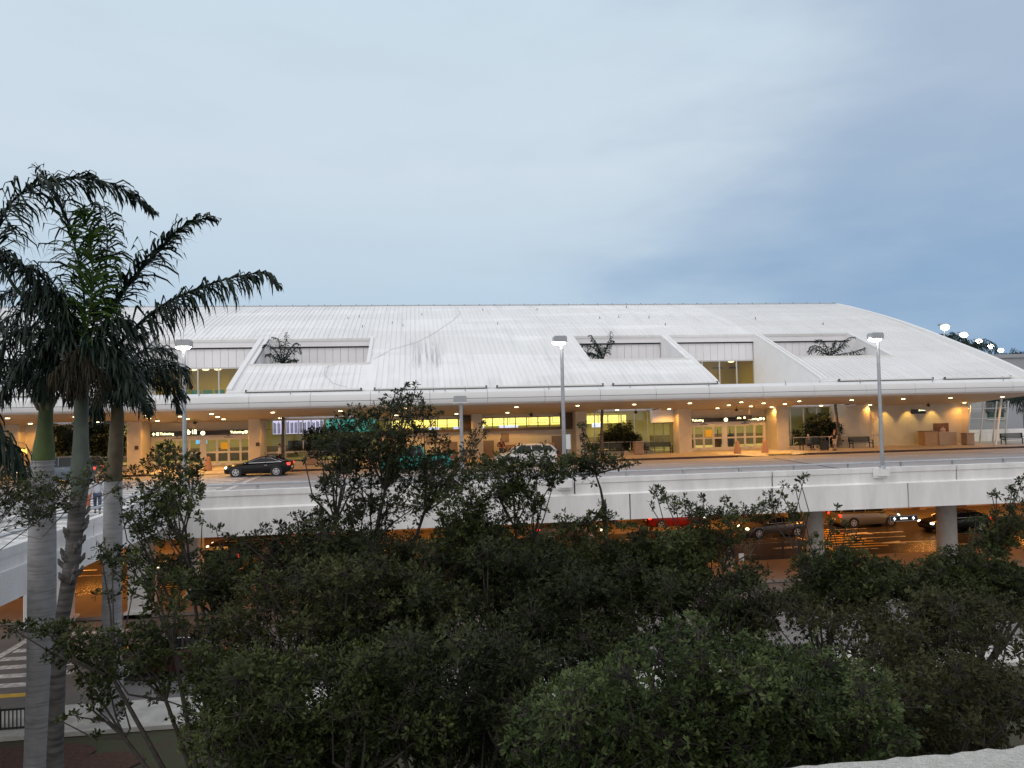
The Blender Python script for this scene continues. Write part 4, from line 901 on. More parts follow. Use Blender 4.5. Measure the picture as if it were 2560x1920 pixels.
def person(label,x,y,z,rz,shirt,trous,hair=(.05,.035,.03),sit=False,walk=0.0,armL=None,armR=None,shorts=False,scale=1.0,cat='person',long_sleeve=True,lean=0.0):
    t=thing('person',label,cat,(0,0,0)); s=scale; hp=.50 if sit else .93
    def P(a,b,c,r,r2=None): return (a*s,b*s,c*s,r*s,(r2 or r)*s)
    # local frame: facing -Y
    ly=-lean
    pel=P(0,0,hp,.13,.10); wai=P(0,ly*.3,hp+.18,.125,.09); che=P(0,ly*.8,hp+.42,.155,.105); nec=P(0,ly,hp+.58,.052); he1=P(0,ly-.02,hp+.68,.078,.088); he2=P(0,ly-.02,hp+.78,.075,.088)
    pts=[pel,wai,che,nec,he1,he2]; ed=[(0,1),(1,2),(2,3),(3,4),(4,5)]
    nose=P(0,ly-.125,hp+.70,.013); pts.append(nose); ed.append((4,6))
    for e in (-1,1): pts.append(P(e*.088,ly-.01,hp+.70,.016)); ed.append((4,len(pts)-1))
    arms=[]
    for sg,arm in ((-1,armL),(1,armR)):
        sh=P(sg*.19,ly*.9,hp+.50,.055); el,wr=arm if arm else ((sg*.25,ly*.6+.02,hp+.24),(sg*.25,ly*.3-.06,hp+.0))
        el=P(*el,.042); wr=P(*wr,.028); i=len(pts); pts+=[sh,el,wr]; ed+=[(2,i),(i,i+1),(i+1,i+2)]
        d=np.array(wr[:3])-np.array(el[:3]); d/=np.linalg.norm(d); sd=np.cross(d,(0,1,.2)); sd/=np.linalg.norm(sd); pm=np.array(wr[:3])+d*.075*s; 
        pts.append((*pm,.03*s,.022*s)); ed.append((i+2,i+3)); 
        for q in range(5):
            if q==0: a=np.array(wr[:3])+d*.04*s+sd*.045*s; b_=a+(d*.6+sd*.5)*.045*s
            else: a=pm+d*(.045+.005*(q%3))*s+sd*(.03-.02*(q-1))*s; b_=a+(d*.9+np.array([0,-.35,0]))*(.038-.004*abs(q-2))*s
            k=len(pts); pts+=[(*a,.009*s,.009*s),(*b_,.007*s,.007*s)]; ed+=[((i+2) if q==0 else (i+3),k),(k,k+1)]
        arms.append((sh,el,wr))
    legs=[]
    for sg in (-1,1):
        ph=walk*sg
        hip=P(sg*.09,0,hp-.04,.085)
        if sit: kn=P(sg*.12,-.44,hp-.0,.058); an=P(sg*.13,-.42,.09,.038); to=P(sg*.14,-.60,.04,.035,.03)
        else:
            kn=P(sg*.10,-.06-ph*.22,.49,.058); an=P(sg*.10,.02-ph*.55 if ph>0 else .04-ph*.5,.09+(0 if ph>=0 else .09),.038); to=P(sg*.12,an[1]/s-.17,.035,.035,.03)
        i=len(pts); pts+=[hip,kn,an,to]; ed+=[(0,i),(i,i+1),(i+1,i+2),(i+2,i+3)]; legs.append((hip,kn,an,to))
    b=skinmesh('body',pts,ed,SKIN,t)
    up=lambda p,k: (p[0],p[1],p[2],p[3]+k*s,p[4]+k*s)
    sp=[up(wai,.022),up(che,.02),P(0,ly*.95,hp+.53,.075)]; se=[(0,1),(1,2)]
    base=up(pel,.012); sp.append(base); se.append((0,3))
    for sh,el,wr in arms:
        k=len(sp); end=el if not long_sleeve else wr; mid=up(el,.014); sp+=[up(sh,.016)]; se.append((1,k))
        if long_sleeve: sp+=[mid,up((wr[0]*.9+el[0]*.1,wr[1]*.9+el[1]*.1,wr[2]*.9+el[2]*.1,wr[3],wr[4]),.012)]; se+=[(k,k+1),(k+1,k+2)]
        else: sp+=[up(tuple(.35*a+.65*c for a,c in zip(sh,el)),.018)]; se+=[(k,k+1)]
    skinmesh('shirt',sp,se,mat('cloth_%d'%(hash(shirt)%9999),shirt,.9,var=.1,scale=20),t)
    tp=[up(pel,.018)]; te=[]
    for hip,kn,an,to in legs:
        k=len(tp); tp+=[up(hip,.016),up(kn,.018)]; te+=[(0,k),(k,k+1)]
        if not shorts: tp.append(up((an[0],an[1],an[2]+.03*s,an[3],an[4]),.018)); te.append((k+1,k+2))
    skinmesh('shorts' if shorts else 'trousers',tp,te,mat('cloth_%d'%(hash(trous)%9999),trous,.9,var=.1,scale=20),t)
    m=MB(); hx,hy,hz=he2[:3]; m.ball((0,hy+.018*s,hz+.01*s),.1*s,12,8,(.94,1.0,.85)); m.build('hair',mat('hair_%d'%(hash(hair)%999),hair,.9),t,True)
    for e in (-1,1): m=MB(); m.ball((e*.032*s,hy-.083*s,he1[2]+.045*s),.011*s,6,4); m.build('eye',BLACKM,t)
    for hip,kn,an,to in legs:
        m=MB(); m.ball(((an[0]+to[0])/2,(an[1]+to[1])/2-.01,.05*s),.13*s,10,6,(.42,1.05,.42)); m.build('shoe',BLACKM,t,True)
    return place(t,(x,y,z),rz)
R=math.radians
person('older person in brown jacket and jeans standing by the curbside counter',6.75,59.6,.15,R(20),(.16,.045,.025),(.06,.08,.12),hair=(.35,.30,.26),armL=((-.34,.05,1.18),(-.18,-.16,1.06)),armR=((.34,.05,1.18),(.18,-.16,1.06)))
person('person in dark shirt and beige shorts standing beside the luggage',34.95,58.6,.15,R(-80),(.02,.03,.03),(.55,.48,.38),hair=(.30,.14,.10),shorts=True,long_sleeve=False,armL=((-.27,-.12,1.16),(-.2,-.36,1.05)))
person('white haired person in striped top seated on the bench',33.6,60.45,.13,R(15),(.10,.12,.14),(.03,.03,.04),hair=(.45,.45,.48),sit=True)
person('person in white shirt and dark skirt standing behind the black car',-10.75,60.5,.15,R(-95),(.75,.70,.66),(.015,.015,.02),armL=((-.25,-.15,1.14),(-.15,-.38,1.10)))
person('person in pale jacket and blue jeans striding on the zebra crossing',-14.3,35.6,0.01,R(200),(.55,.60,.68),(.07,.10,.16),hair=(.30,.22,.12),walk=.9)
person('person with tan trousers and red bag crossing beside the jacketed walker',-14.9,34.9,0.01,R(195),(.60,.58,.55),(.50,.30,.12),walk=-.9)
person('person in dark top and pale trousers waiting by the lower median fence',16.2,37.6,ZL+.14,R(-25),(.012,.014,.02),(.50,.44,.36),walk=.15)
person('counter clerk in red and white behind the far right counter',47.6,62.1,.15,R(5),(.65,.42,.38),(.05,.05,.06),hair=(.12,.05,.04),scale=.98)
t=thing('suitcase','dark upright suitcase next to the person in shorts','suitcase',(34.2,58.9,.15)); m=MB(); m.prism([(33.9,58.75),(34.5,58.75),(34.5,59.1),(33.9,59.1)],.21,.98,'z'); m.build('shell',mat('luggage_black',(.015,.016,.018),.6),t); m=MB(); m.tube([(34.05,59.05,.98),(34.05,59.05,1.18),(34.35,59.05,1.18),(34.35,59.05,.98)],.014,6); m.build('handle',GALV,t)
m=MB(); 
for xx in (33.96,34.44): m.cyl((xx,58.92,.18),.03,-.02,.02,8,axis='x')
m.split('wheel',BLACKM,t)
t=thing('shopping_bag','red bag hanging from the crossing walker','bag',(-14.6,35.1,.5)); m=MB(); m.prism([(-14.78,.45),(-14.42,.45),(-14.38,.95),(-14.82,.95)],35.02,35.14,'y'); m.build('bag',mat('red_bag',(.42,.12,.07),.7),t); m=MB(); m.tube([(-14.7,35.08,.95),(-14.64,35.08,1.12),(-14.52,35.08,1.12),(-14.47,35.08,.95)],.012,5); m.build('strap',BLACKM,t)
m=MB(); q=onY(1853,1393,37.8); m.box(q[0]-.13,q[0]+.15,37.8,37.82,q[2]-.2,q[2]+.2); tag(m.build('paper_notice',WPAINT),'white paper notice fixed to the fence beside the waiting person','notice')
# ================================================================ VEGETATION
LEAF=leafmat('leaf_dark_green',(.016,.023,.006),(.040,.053,.013),(.100,.120,.036),rough=.58)
LEAFD=leafmat('leaf_deep_green',(.012,.018,.006),(.030,.039,.012),(.078,.090,.032),rough=.55)
LEAFO=leafmat('leaf_olive',(.022,.026,.008),(.052,.058,.018),(.120,.124,.048),rough=.6)
LEAFN=leafmat('leaf_near_green',(.018,.031,.008),(.046,.068,.019),(.118,.148,.052),rough=.6)
LEAFB=leafmat('leaf_brownish',(.024,.026,.009),(.046,.047,.017),(.078,.080,.034),rough=.7)
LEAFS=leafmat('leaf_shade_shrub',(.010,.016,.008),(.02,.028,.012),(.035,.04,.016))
PALMG=leafmat('palm_leaflet',(.006,.015,.011),(.012,.026,.017),(.030,.045,.022),rough=.45,trans=.12)
PALMY=leafmat('palm_leaflet_fresh',(.03,.07,.012),(.05,.10,.02),(.08,.13,.03),rough=.45,trans=.3)
PALMD=leafmat('palm_leaflet_dry',(.018,.016,.010),(.035,.03,.019),(.065,.055,.035),rough=.8,trans=.1)
TWIG=mat('twig_bark',(.060,.052,.045),.9,var=.3,scale=10)
def leaves(P,D,size,per,rng,ct=None):
    """whorls of obovate leaves: P whorl centres, D whorl axes"""
    n=len(P); D=D/np.linalg.norm(D,axis=1,keepdims=True)
    ref=rng.normal(size=(n,3)); A=np.cross(D,ref); A/=np.linalg.norm(A,axis=1,keepdims=True); B=np.cross(D,A)
    P=np.repeat(P,per,0); D=np.repeat(D,per,0); A=np.repeat(A,per,0); B=np.repeat(B,per,0); m=n*per
    th=rng.uniform(0,2*np.pi,m); el=rng.uniform(.05,1.0,m)[:,None]
    R_=A*np.cos(th)[:,None]+B*np.sin(th)[:,None]; dr=R_*(1-.35*el)+D*el*.9; dr/=np.linalg.norm(dr,axis=1,keepdims=True)
    sd=np.cross(dr,D+rng.normal(scale=.35,size=(m,3))); sd/=np.linalg.norm(sd,axis=1,keepdims=True); nr=np.cross(dr,sd)
    L=(size*rng.uniform(.55,1.2,m)*np.repeat(rng.uniform(.75,1.3,n),per))[:,None]; W=L*rng.uniform(.36,.5,m)[:,None]*.5
    base=P+dr*L*.08+D*rng.uniform(-.5,.6,m)[:,None]*size*.6
    v0=base; v1=base+dr*L*.62+sd*W+nr*W*.35; v2=base+dr*L-nr*L*.06; v3=base+dr*L*.62-sd*W+nr*W*.35
    V=np.stack([v0,v1,v2,v3],1).reshape(-1,3)
    i=np.arange(m)*4; Ff=np.stack([i,i+1,i+2,i,i+2,i+3],1).reshape(-1,3)
    ct=np.zeros(n) if ct is None else ct
    tint=np.clip(np.repeat(ct+rng.beta(1.6,2.6,n)*.5,per)+rng.beta(1.5,3,m)*.45,0,1)
    return V,Ff,np.repeat(tint,4)
def np_mesh(name,V,Ff,tint,m,parent,smooth=False):
    me=bpy.data.meshes.new(name); off=np.array(parent.location) if parent else 0; V=V-off
    k=Ff.shape[1]; me.vertices.add(len(V)); me.vertices.foreach_set('co',V.astype(np.float32).ravel()); me.loops.add(Ff.size); me.loops.foreach_set('vertex_index',Ff.astype(np.int32).ravel())
    me.polygons.add(len(Ff)); me.polygons.foreach_set('loop_start',(np.arange(len(Ff))*k).astype(np.int32)); me.polygons.foreach_set('loop_total',np.full(len(Ff),k,np.int32))
    me.update(calc_edges=True)
    if tint is not None: a=me.attributes.new('tint','FLOAT','POINT'); a.data.foreach_set('value',tint.astype(np.float32))
    me.materials.append(m); o=bpy.data.objects.new(name,me); COL.objects.link(o)
    if parent: o.parent=parent
    return o
def sticks(A,B,r0,r1):
    """3-sided tapered twigs from A to B"""
    n=len(A); d=B-A; d/=np.linalg.norm(d,axis=1,keepdims=True)+1e-9; a=np.cross(d,np.array([.31,.52,.79])); a/=np.linalg.norm(a,axis=1,keepdims=True); b=np.cross(d,a); V=[]
    for P,r in ((A,r0),(B,r1)):
        for q in range(3): t=2*np.pi*q/3; V.append(P+(a*np.cos(t)+b*np.sin(t))*r)
    V=np.stack(V,1).reshape(-1,3); i=np.arange(n)*6; Ff=np.concatenate([np.stack([i+q,i+(q+1)%3,i+3+(q+1)%3,i+3+q],1) for q in range(3)]); return V,Ff
def tree(label,base,clumps,size=.088,dens=1.0,leaf=None,seed=1,tr=.16,fork=.45,name='leafy_tree',group='broadleaf trees in front of the roadway',limbw=1.0,per=7,flat=.75,zb=ZL,cat='tree'):
    """clumps: (centre xyz, radius). One trunk, a limb to every clump, twigs to many whorls, whorls of leaves."""
    rng=np.random.default_rng(seed); t=thing(name,label,cat,(base[0],base[1],zb),group)
    Cc=np.array([c for c,r in clumps],float); Rr=np.array([r for c,r in clumps])
    cen=Cc.mean(0); top=np.array([base[0]*.6+cen[0]*.4,base[1]*.6+cen[1]*.4,zb+(max(cen[2],zb+.6)-zb)*fork])
    m=MB(); b0=np.array([base[0],base[1],zb-.02]); mid=(b0+top)/2+np.array([rng.normal(0,.12),rng.normal(0,.12),0])
    m.tube([b0,b0*.8+mid*.2,mid,top],[tr*1.3,tr,tr*.85,tr*.7],9)
    # hierarchical limbs: cluster clump centres into boughs
    k=max(2,min(9,len(clumps)//7+1)); idx=rng.choice(len(Cc),k,replace=False); H=Cc[idx].copy()
    for _ in range(4):
        lab=np.argmin(((Cc[:,None]-H[None])**2).sum(2),1)
        for q in range(k):
            if (lab==q).any(): H[q]=Cc[lab==q].mean(0)
    for q in range(k):
        if not (lab==q).any(): continue
        h=H[q]*.72+top*.28; h[2]-=.1; c1=top+(h-top)*.5+np.array([0,0,-.12*np.linalg.norm(h-top)])+rng.normal(0,.08,3)
        m.tube([top-np.array([0,0,.1]),c1,h],[tr*.45*limbw,tr*.33*limbw,tr*.22*limbw],7)
        for i in np.where(lab==q)[0]:
            e=Cc[i]; c2=(h+e)/2+rng.normal(0,.05+.05*np.linalg.norm(e-h),3)-np.array([0,0,.06*np.linalg.norm(e-h)])
            m.tube([h,c2,e+np.array([0,0,-.1*Rr[i]])],[tr*.18*limbw,tr*.12*limbw,.009],5,False)
    m.build('trunk',BARK,t,True)
    PP=[];DD=[];TA=[];TB=[];CT=[]
    if dens>=.9:  # leafy shoots along the limbs as well
        ex=[(Cc[i]*.55+(H[lab[i]]*.72+top*.28)*.45+rng.normal(0,.1,3),Rr[i]*.75) for i in range(len(Cc)) if rng.random()<.7]
        Cc=np.concatenate([Cc,np.array([a for a,b in ex])]); Rr=np.concatenate([Rr,[b for a,b in ex]])
    for c,r in zip(Cc,Rr):
        n=max(4,int(235*dens*(r**2)/(size/.11)**2*(1+.0*r))+3)
        d=rng.normal(size=(n,3)); d/=np.linalg.norm(d,axis=1,keepdims=True); rad=r*rng.uniform(.25,1,n)**.55*(1+.18*rng.normal(size=n)); o=d*rad[:,None]; o[:,2]*=flat
        p=c+o; ax=d*.8+np.array([0,0,.75])+rng.normal(scale=.3,size=(n,3)); PP.append(p); DD.append(ax); CT.append(np.full(n,rng.uniform(-.22,.28))+.10*d[:,2])
        s_=rng.random(n)<.55; A=c+o[s_]*.15+np.array([0,0,-.05*r]); TA.append(A); TB.append(p[s_])
    PP=np.concatenate(PP);DD=np.concatenate(DD); V,Ff,ti=leaves(PP,DD,size,per,rng,np.concatenate(CT)); np_mesh('crown',V,Ff,ti,leaf or LEAF,t)
    A=np.concatenate(TA);B=np.concatenate(TB); mid=(A+B)/2+rng.normal(0,.03,A.shape); V1,F1=sticks(A,mid,.007,.005); V2,F2=sticks(mid,B,.005,.003)
    np_mesh('twigs',np.concatenate([V1,V2]),np.concatenate([F1,F2+len(V1)]),None,TWIG,t); return t
def px(lst,Y,jit=.5,seed=0,sc=1.0):
    rng=np.random.default_rng(seed+100); out=[]
    for c in lst:
        x,y,r=c[:3]; yy=(c[3] if len(c)>3 else Y)+rng.uniform(-jit,jit); p=onY(x,y,yy); out.append((p,r*sc/F*yy*1.15))
    return out
def mass(cx,cy,rx,ry,Y,dy,n,rpx,seed):
    rng=np.random.default_rng(seed+500); out=[]
    while len(out)<n:
        a,b=rng.uniform(-1,1,2)
        if a*a+b*b>1: continue
        yy=Y+rng.uniform(-dy,dy); p=onY(cx+a*rx,cy+b*ry,yy); out.append((p,rpx*rng.uniform(.6,1.25)/F*yy))
    return out
# tall slim tree left
tree('bushy tree top reaching over the parapet right of the palms',(-3.9,17.2),px([(400,1165,38),(455,1175,45),(385,1225,42),(445,1260,50),(350,1300,34),(480,1225,32),(480,1140,16),(415,1118,14),(330,1290,20),(400,1305,26),(340,1330,12),(540,1320,12),(565,1345,14),(260,1392,20),(300,1382,22),(340,1390,26),(380,1400,26),(420,1412,26),(462,1400,26),(285,1425,14),(500,1395,24),(540,1390,24),(445,1440,22),(320,1300,15),(300,1250,9),(505,1300,9),(425,1235,36),(350,1255,26),(480,1180,18),(430,1125,18),(410,1290,34),(330,1180,14),(395,1120,10)],16.5,.6)+mass(560,1440,80,50,16.5,1,10,44,3),dens=1.0,seed=3,tr=.11)
tree('tallest tree, its dark crown rising before the teal pickup truck',(-1.9,18.0),px([(1007,992,26),(1042,1000,20),(975,1015,30),(1010,1035,38),(1066,1030,24),(940,1030,20),(895,1045,38),(850,1065,34),(900,1090,50),(845,1110,42),(815,1125,30),(950,1085,48),(1010,1080,38),(1060,1075,28),(1100,1100,22),(880,1140,42),(930,1150,50),(1000,1140,40),(1060,1150,50),(1110,1150,42),(960,1190,50),(1030,1200,52),(900,1210,30),(1095,1200,45),(860,1240,22),(910,1250,34),(970,1260,38),(1040,1260,50),(880,1290,34),(800,1290,26),(760,1310,24),(720,1330,22),(1190,1085,14),(1175,1110,16),(1205,1062,8),(1165,1140,26),(1212,1085,9),(1040,965,7),(1012,962,8),(800,1105,24),(785,1135,16),(762,1152,7),(830,1200,20),(785,1240,12),(820,1165,16),(740,1290,15),(700,1312,14),(662,1322,13),(640,1342,18),(700,1345,24),(760,1345,26),(600,1345,14),(620,1370,24),(1095,1040,9),(790,1300,25),(840,1320,30)],17,.8)+mass(900,1410,230,85,17,1.2,37,53.76,4),seed=4,tr=.15,dens=.95,leaf=LEAFD)
tree('flat topped tree spreading in front of the white car',(3.0,17.8),px([(1240,1162,40),(1300,1152,42),(1360,1152,42),(1200,1180,48),(1150,1205,46),(1280,1190,46),(1340,1185,46),(1400,1168,34),(1175,1240,38),(1245,1235,34),(1310,1225,26),(1120,1260,38),(1200,1300,36),(1130,1310,40),(1385,1200,25),(1270,1290,26),(1330,1290,20),(1180,1270,30)],15.5,.7)+mass(1200,1400,200,90,16.5,1.2,44,48.3,5),seed=5,tr=.12,dens=1.05,fork=.6)
tree('slender tree with a bare forked stem and a tiered top left of the right doors',(4.35,16.6),px([(1440,1152,30),(1490,1150,36),(1540,1155,24),(1400,1180,26),(1465,1182,26),(1570,1165,9),(1455,1060,8),(1460,1092,8),(1468,1118,9),(1475,1150,20),(1415,1150,18),(1590,1158,5),(1480,1290,16),(1520,1290,24),(1560,1312,20),(1410,1312,34),(1450,1305,18),(1495,1330,25),(1505,1260,9)],15.5,.4),seed=6,tr=.075,dens=1.15,fork=.93,size=.085)
tree('tree with a long flat branch stretched across the white parapet',(7.3,17.5),px([(1640,1228,18),(1662,1242,18),(1690,1265,24),(1730,1275,30),(1770,1285,34),(1820,1285,34),(1870,1282,34),(1910,1272,24),(1750,1302,34),(1830,1308,30),(1925,1298,10),(1760,1245,11),(1812,1250,7),(1690,1345,34),(1735,1342,38),(1790,1345,30),(1650,1350,30),(1600,1330,26),(1625,1262,8),(1700,1395,30),(1760,1390,20)],16,.5)+mass(1600,1390,190,42,16.2,1,30,46,27)+mass(1500,1430,240,80,16.5,1,40,50.6,7),seed=7,tr=.12)
tree('young tree with loose upright sprigs right of the grey sedan',(9.6,17.6),px([(1955,1240,10),(1990,1225,10),(1960,1213,7),(2000,1200,6),(1940,1265,20),(1975,1270,15),(1925,1235,12),(2012,1188,5),(2010,1290,10),(2020,1350,14),(2050,1405,26),(2015,1410,22),(2060,1360,12),(2110,1390,24),(2160,1400,34),(2130,1345,18),(2115,1310,8),(2093,1268,5)],16,.5)+px([(2085,1335,12),(2100,1372,20),(2140,1405,26),(2185,1415,30),(2240,1425,30),(2300,1420,28),(2345,1402,22),(2070,1300,6)],16.5,.4,5)+mass(2080,1470,150,60,16.5,1,26,50.6,8),seed=8,tr=.09,dens=1.0)
tree('dense tree at the right edge below the white parapet',(14.3,17.8),mass(2330,1450,180,40,16.4,1,26,46,29)+px([(2555,1198,12),(2530,1222,12),(2490,1235,10),(2540,1262,30),(2500,1290,32),(2555,1310,50),(2520,1335,50),(2450,1345,34),(2475,1380,50),(2400,1382,34),(2480,1240,8),(2440,1300,18),(2350,1390,26),(2540,1225,14),(2420,1420,40),(2330,1430,34)],16.2,.5)+mass(2470,1480,160,80,16.5,1,34,52.9,9),seed=9,tr=.13)
tree('dark middle tree filling the centre of the hedge of crowns',(1.4,15.2),mass(1120,1510,330,150,14.5,1.6,80,58.88,10),seed=10,tr=.15,dens=.85,leaf=LEAFD)
tree('broad dark tree at centre left above the white pavement',(-2.5,14.6),mass(840,1560,310,150,14,1.6,80,58.88,11),seed=11,tr=.16,dens=.85,leaf=LEAFO)
tree('wide dark tree right of centre below the grey sedan',(5.8,14.8),mass(1450,1650,170,70,13.4,.8,30,50,32)+mass(1860,1500,90,70,15,.8,16,46,33)+mass(1620,1520,300,120,14.6,1.4,63,58.88,12),seed=12,tr=.14,dens=.85,leaf=LEAFD)
tree('thin brownish tree with pale gaps below the lower road arrows',(10.2,15.0),mass(2080,1600,260,130,14.4,1.4,44,56.32,13),seed=13,tr=.11,dens=.62,leaf=LEAFB)
tree('brownish tree at the lower right edge of the grove',(11.4,12.2),mass(2400,1640,230,150,12.6,1.2,47,61.44,14),seed=14,tr=.13,dens=.8,leaf=LEAFB)
tree('low spreading tree over the bottom left road beside the palms',(-2.3,12.4),px([(180,1590,36),(230,1610,44),(290,1600,44),(340,1640,50),(260,1660,50),(390,1600,44),(150,1565,24),(60,1575,24),(110,1570,24),(30,1570,20),(220,1690,26),(290,1690,26),(350,1560,26),(410,1620,30),(180,1650,26),(240,1770,12),(310,1765,12),(190,1790,10),(390,1740,20),(380,1530,20),(330,1490,12),(150,1800,10),(440,1560,34),(430,1500,26),(360,1440,20),(280,1400,22),(250,1370,14),(330,1400,20),(395,1440,30),(455,1450,30)],13,.6)+mass(500,1660,90,100,13,1,10,40,15),seed=15,tr=.13)
tree('lush tree at bottom left centre just below the camera',(-1.7,10.6),mass(790,1780,310,160,10.8,1.2,72,66.56,16),seed=16,tr=.14,leaf=LEAF,dens=1.0,size=.078)
tree('lush tree at bottom centre below the middle gap',(.6,10.8),mass(1150,1760,300,170,10.8,1.2,63,66.56,17),seed=17,tr=.14,leaf=LEAFD,dens=1.0,size=.078)
tree('dark tree at the bottom right corner behind the ledge',(7.6,10.2),mass(2330,1790,260,130,10.6,1.2,47,66.56,18),seed=18,tr=.13,leaf=LEAFB,dens=.9,size=.078)
tree('nearest brighter green tree crown at bottom right of centre',(2.2,7.2),px([(1700,1600,60),(1760,1580,50),(1640,1640,70),(1560,1690,80),(1480,1750,80),(1400,1800,80),(1340,1850,70),(1850,1650,80),(1920,1700,80),(2000,1740,80),(2080,1770,70),(2150,1800,60),(2220,1830,50),(2265,1850,30),(1750,1700,90),(1650,1780,90),(1550,1840,90),(1850,1800,90),(1950,1850,90),(2080,1870,80),(1750,1860,90),(1450,1890,80),(1640,1890,90),(1740,1545,20),(1700,1560,26),(1880,1610,40),(1320,1780,40),(2200,1890,60),(1290,1870,40)],7.4,.8)+mass(1780,1780,420,140,7.6,.9,43,102.4,19),seed=19,tr=.10,dens=1.1,size=.062,leaf=LEAFN)
# fine leaved feathery shrub tree in front of the palms
tree('feathery fine-leaved grey green tree in front of the left palm',(-10.4,12.9),px([(20,1230,40),(70,1215,45),(110,1230,50),(90,1270,45),(150,1250,40),(40,1250,34),(75,1300,26),(170,1200,24),(230,1180,20),(245,1150,16),(260,1200,20),(290,1225,12),(310,1190,10),(320,1215,8),(215,1210,18),(265,1170,16),(10,1280,22),(170,1270,16)],13,.4),seed=20,tr=.06,size=.05,dens=.55,leaf=LEAF,per=8,name='feathery_tree',fork=.8,limbw=.5)
# ---------------------------------------------------------------- palms
def catmull(P,n):
    P=[np.array(p,float) for p in P]; P=[2*P[0]-P[1]]+P+[2*P[-1]-P[-2]]; out=[]
    for k in range(1,len(P)-2):
        for j in range(n):
            t=j/n; a,b,c,d=P[k-1],P[k],P[k+1],P[k+2]; out.append(.5*((2*b)+(-a+c)*t+(2*a-5*b+4*c-d)*t*t+(-a+3*b-3*c+d)*t**3))
    out.append(P[-2]); return np.array(out)
def frond(parent,pts,ln=.75,cnt=60,droop=.7,m=None,seed=0,wid=.05,rad=.035,t0=.08,up=0.0,wild=.35,wind=(.25,0,0)):
    rng=np.random.default_rng(seed); C_=catmull(pts,10); seg=np.linalg.norm(np.diff(C_,axis=0),axis=1); s_=np.concatenate([[0],np.cumsum(seg)]); tot=s_[-1]
    V=[];Fq=[];ti=[]
    for q in range(cnt):
        u=t0+(1-t0)*(q+.5*rng.random())/cnt; a=u*tot; k=min(np.searchsorted(s_,a),len(C_)-1); k=max(k,1); w_=(a-s_[k-1])/max(seg[k-1],1e-6); p=C_[k-1]*(1-w_)+C_[k]*w_; d=C_[k]-C_[k-1]; d/=np.linalg.norm(d)
        sv=np.cross(d,(0,0,1)); 
        if np.linalg.norm(sv)<.25: sv=np.cross(d,(0,1,0))
        sv/=np.linalg.norm(sv); uv=np.cross(sv,d)
        l0=ln*(math.sin(math.pi*min(1,.12+.86*u))**.6)*(.75+.4*rng.random())
        for sg in (-1,1):
            an=rng.normal(up,.45); out=sv*sg*math.cos(an)+uv*math.sin(an)+rng.normal(0,wild,3)
            dr=out*.9+d*(.55+.3*u)+np.array(wind)*.6; dr/=np.linalg.norm(dr); L=l0*1.22*rng.uniform(.7,1.1); g_=np.array([0,0,-1.0])
            p1=p+dr*L*.45+g_*L*.10*droop; d2=dr*.55+g_*droop+np.array(wind)*.3; d2/=np.linalg.norm(d2); p2=p1+d2*L*.32; d3=dr*.25+g_*droop*1.5+rng.normal(0,.15,3); d3/=np.linalg.norm(d3); p3=p2+d3*L*.28
            sd=np.cross(dr,g_)+rng.normal(0,.5,3); sd/=np.linalg.norm(sd)+1e-9; w2=wid*.46*rng.uniform(.6,1.2)
            o=len(V); V+=[p+sd*w2*.5,p-sd*w2*.5,p1+sd*w2,p1-sd*w2,p2+sd*w2*.8,p2-sd*w2*.8,p3]; Fq+=[(o,o+1,o+3),(o,o+3,o+2),(o+2,o+3,o+5),(o+2,o+5,o+4),(o+4,o+5,o+6)]; tv=rng.beta(2,3); ti+=[tv]*7
    # rachis
    n=len(C_); r=6; 
    for k in range(n):
        d=C_[min(k+1,n-1)]-C_[max(k-1,0)]; d/=np.linalg.norm(d); a_=np.cross(d,(.2,.9,.3)); a_/=np.linalg.norm(a_); b_=np.cross(d,a_); rr=rad*(1-.85*k/n)
        for i in range(r): th=2*math.pi*i/r; V.append(C_[k]+(a_*math.cos(th)+b_*math.sin(th))*rr); ti.append(.55)
    o=len(V)-n*r
    for k in range(n-1):
        for i in range(r): a=o+k*r+i; b=o+k*r+(i+1)%r; c=b+r; d_=a+r; Fq+=[(a,b,c),(a,c,d_)]
    return np_mesh('frond',np.array(V),np.array(Fq),np.array(ti),m or PALMG,parent)
GREY=trunkmat('palm_trunk_grey',(.31,.31,.325),(.235,.235,.24),20,.14); SHAFT=trunkmat('crownshaft_green',(.10,.14,.035),(.06,.085,.03),.7,.3); ROUGH=trunkmat('rough_palm_trunk',(.15,.14,.135),(.05,.045,.045),8,.25); BRSH=trunkmat('brown_crownshaft',(.19,.15,.09),(.08,.06,.035),.9,.3); GSH=trunkmat('grey_crownshaft',(.155,.175,.155),(.06,.08,.06),.8,.3)
def W(x,y,Y): return onY(x,y,Y)
def palm(label,base,path,Y,trm,shm,nsh,name='royal_palm',group='palms at the left edge'):
    """path: (px x, px y, width px); the last nsh points form the crownshaft"""
    t=thing(name,label,'palm tree',(base[0],base[1],ZL),group); P=[];R_=[]
    for x,y,wd in path: p=W(x,y,Y); P.append(p); R_.append(wd/2/F*Y)
    k=len(P)-nsh; m=MB(); m.tube([(P[0][0],P[0][1],ZL-.02)]+P[:k],[R_[0]*1.25]+R_[:k],18); m.build('trunk',trm,t,True)
    m=MB(); m.tube([P[k-1]-np.array([0,0,.02])]+P[k:],[R_[k-1]*1.04]+R_[k:],18); m.build('crownshaft',shm,t,True)
    return t,P,R_
YA,YB,YC=20.5,19.0,24.5
A=W(105,1600,YA)
pa,P_,_=palm('thick grey royal palm at far left with a yellow green crownshaft',(A[0],YA),[(104,1700,60),(105,1500,58),(105,1400,58),(106,1300,56),(106,1200,50),(107,1155,46),(107,1148,47),(110,1120,44),(112,1080,34),(114,1040,30),(116,1010,30),(113,985,32)],YA,GREY,SHAFT,5)
m=MB()
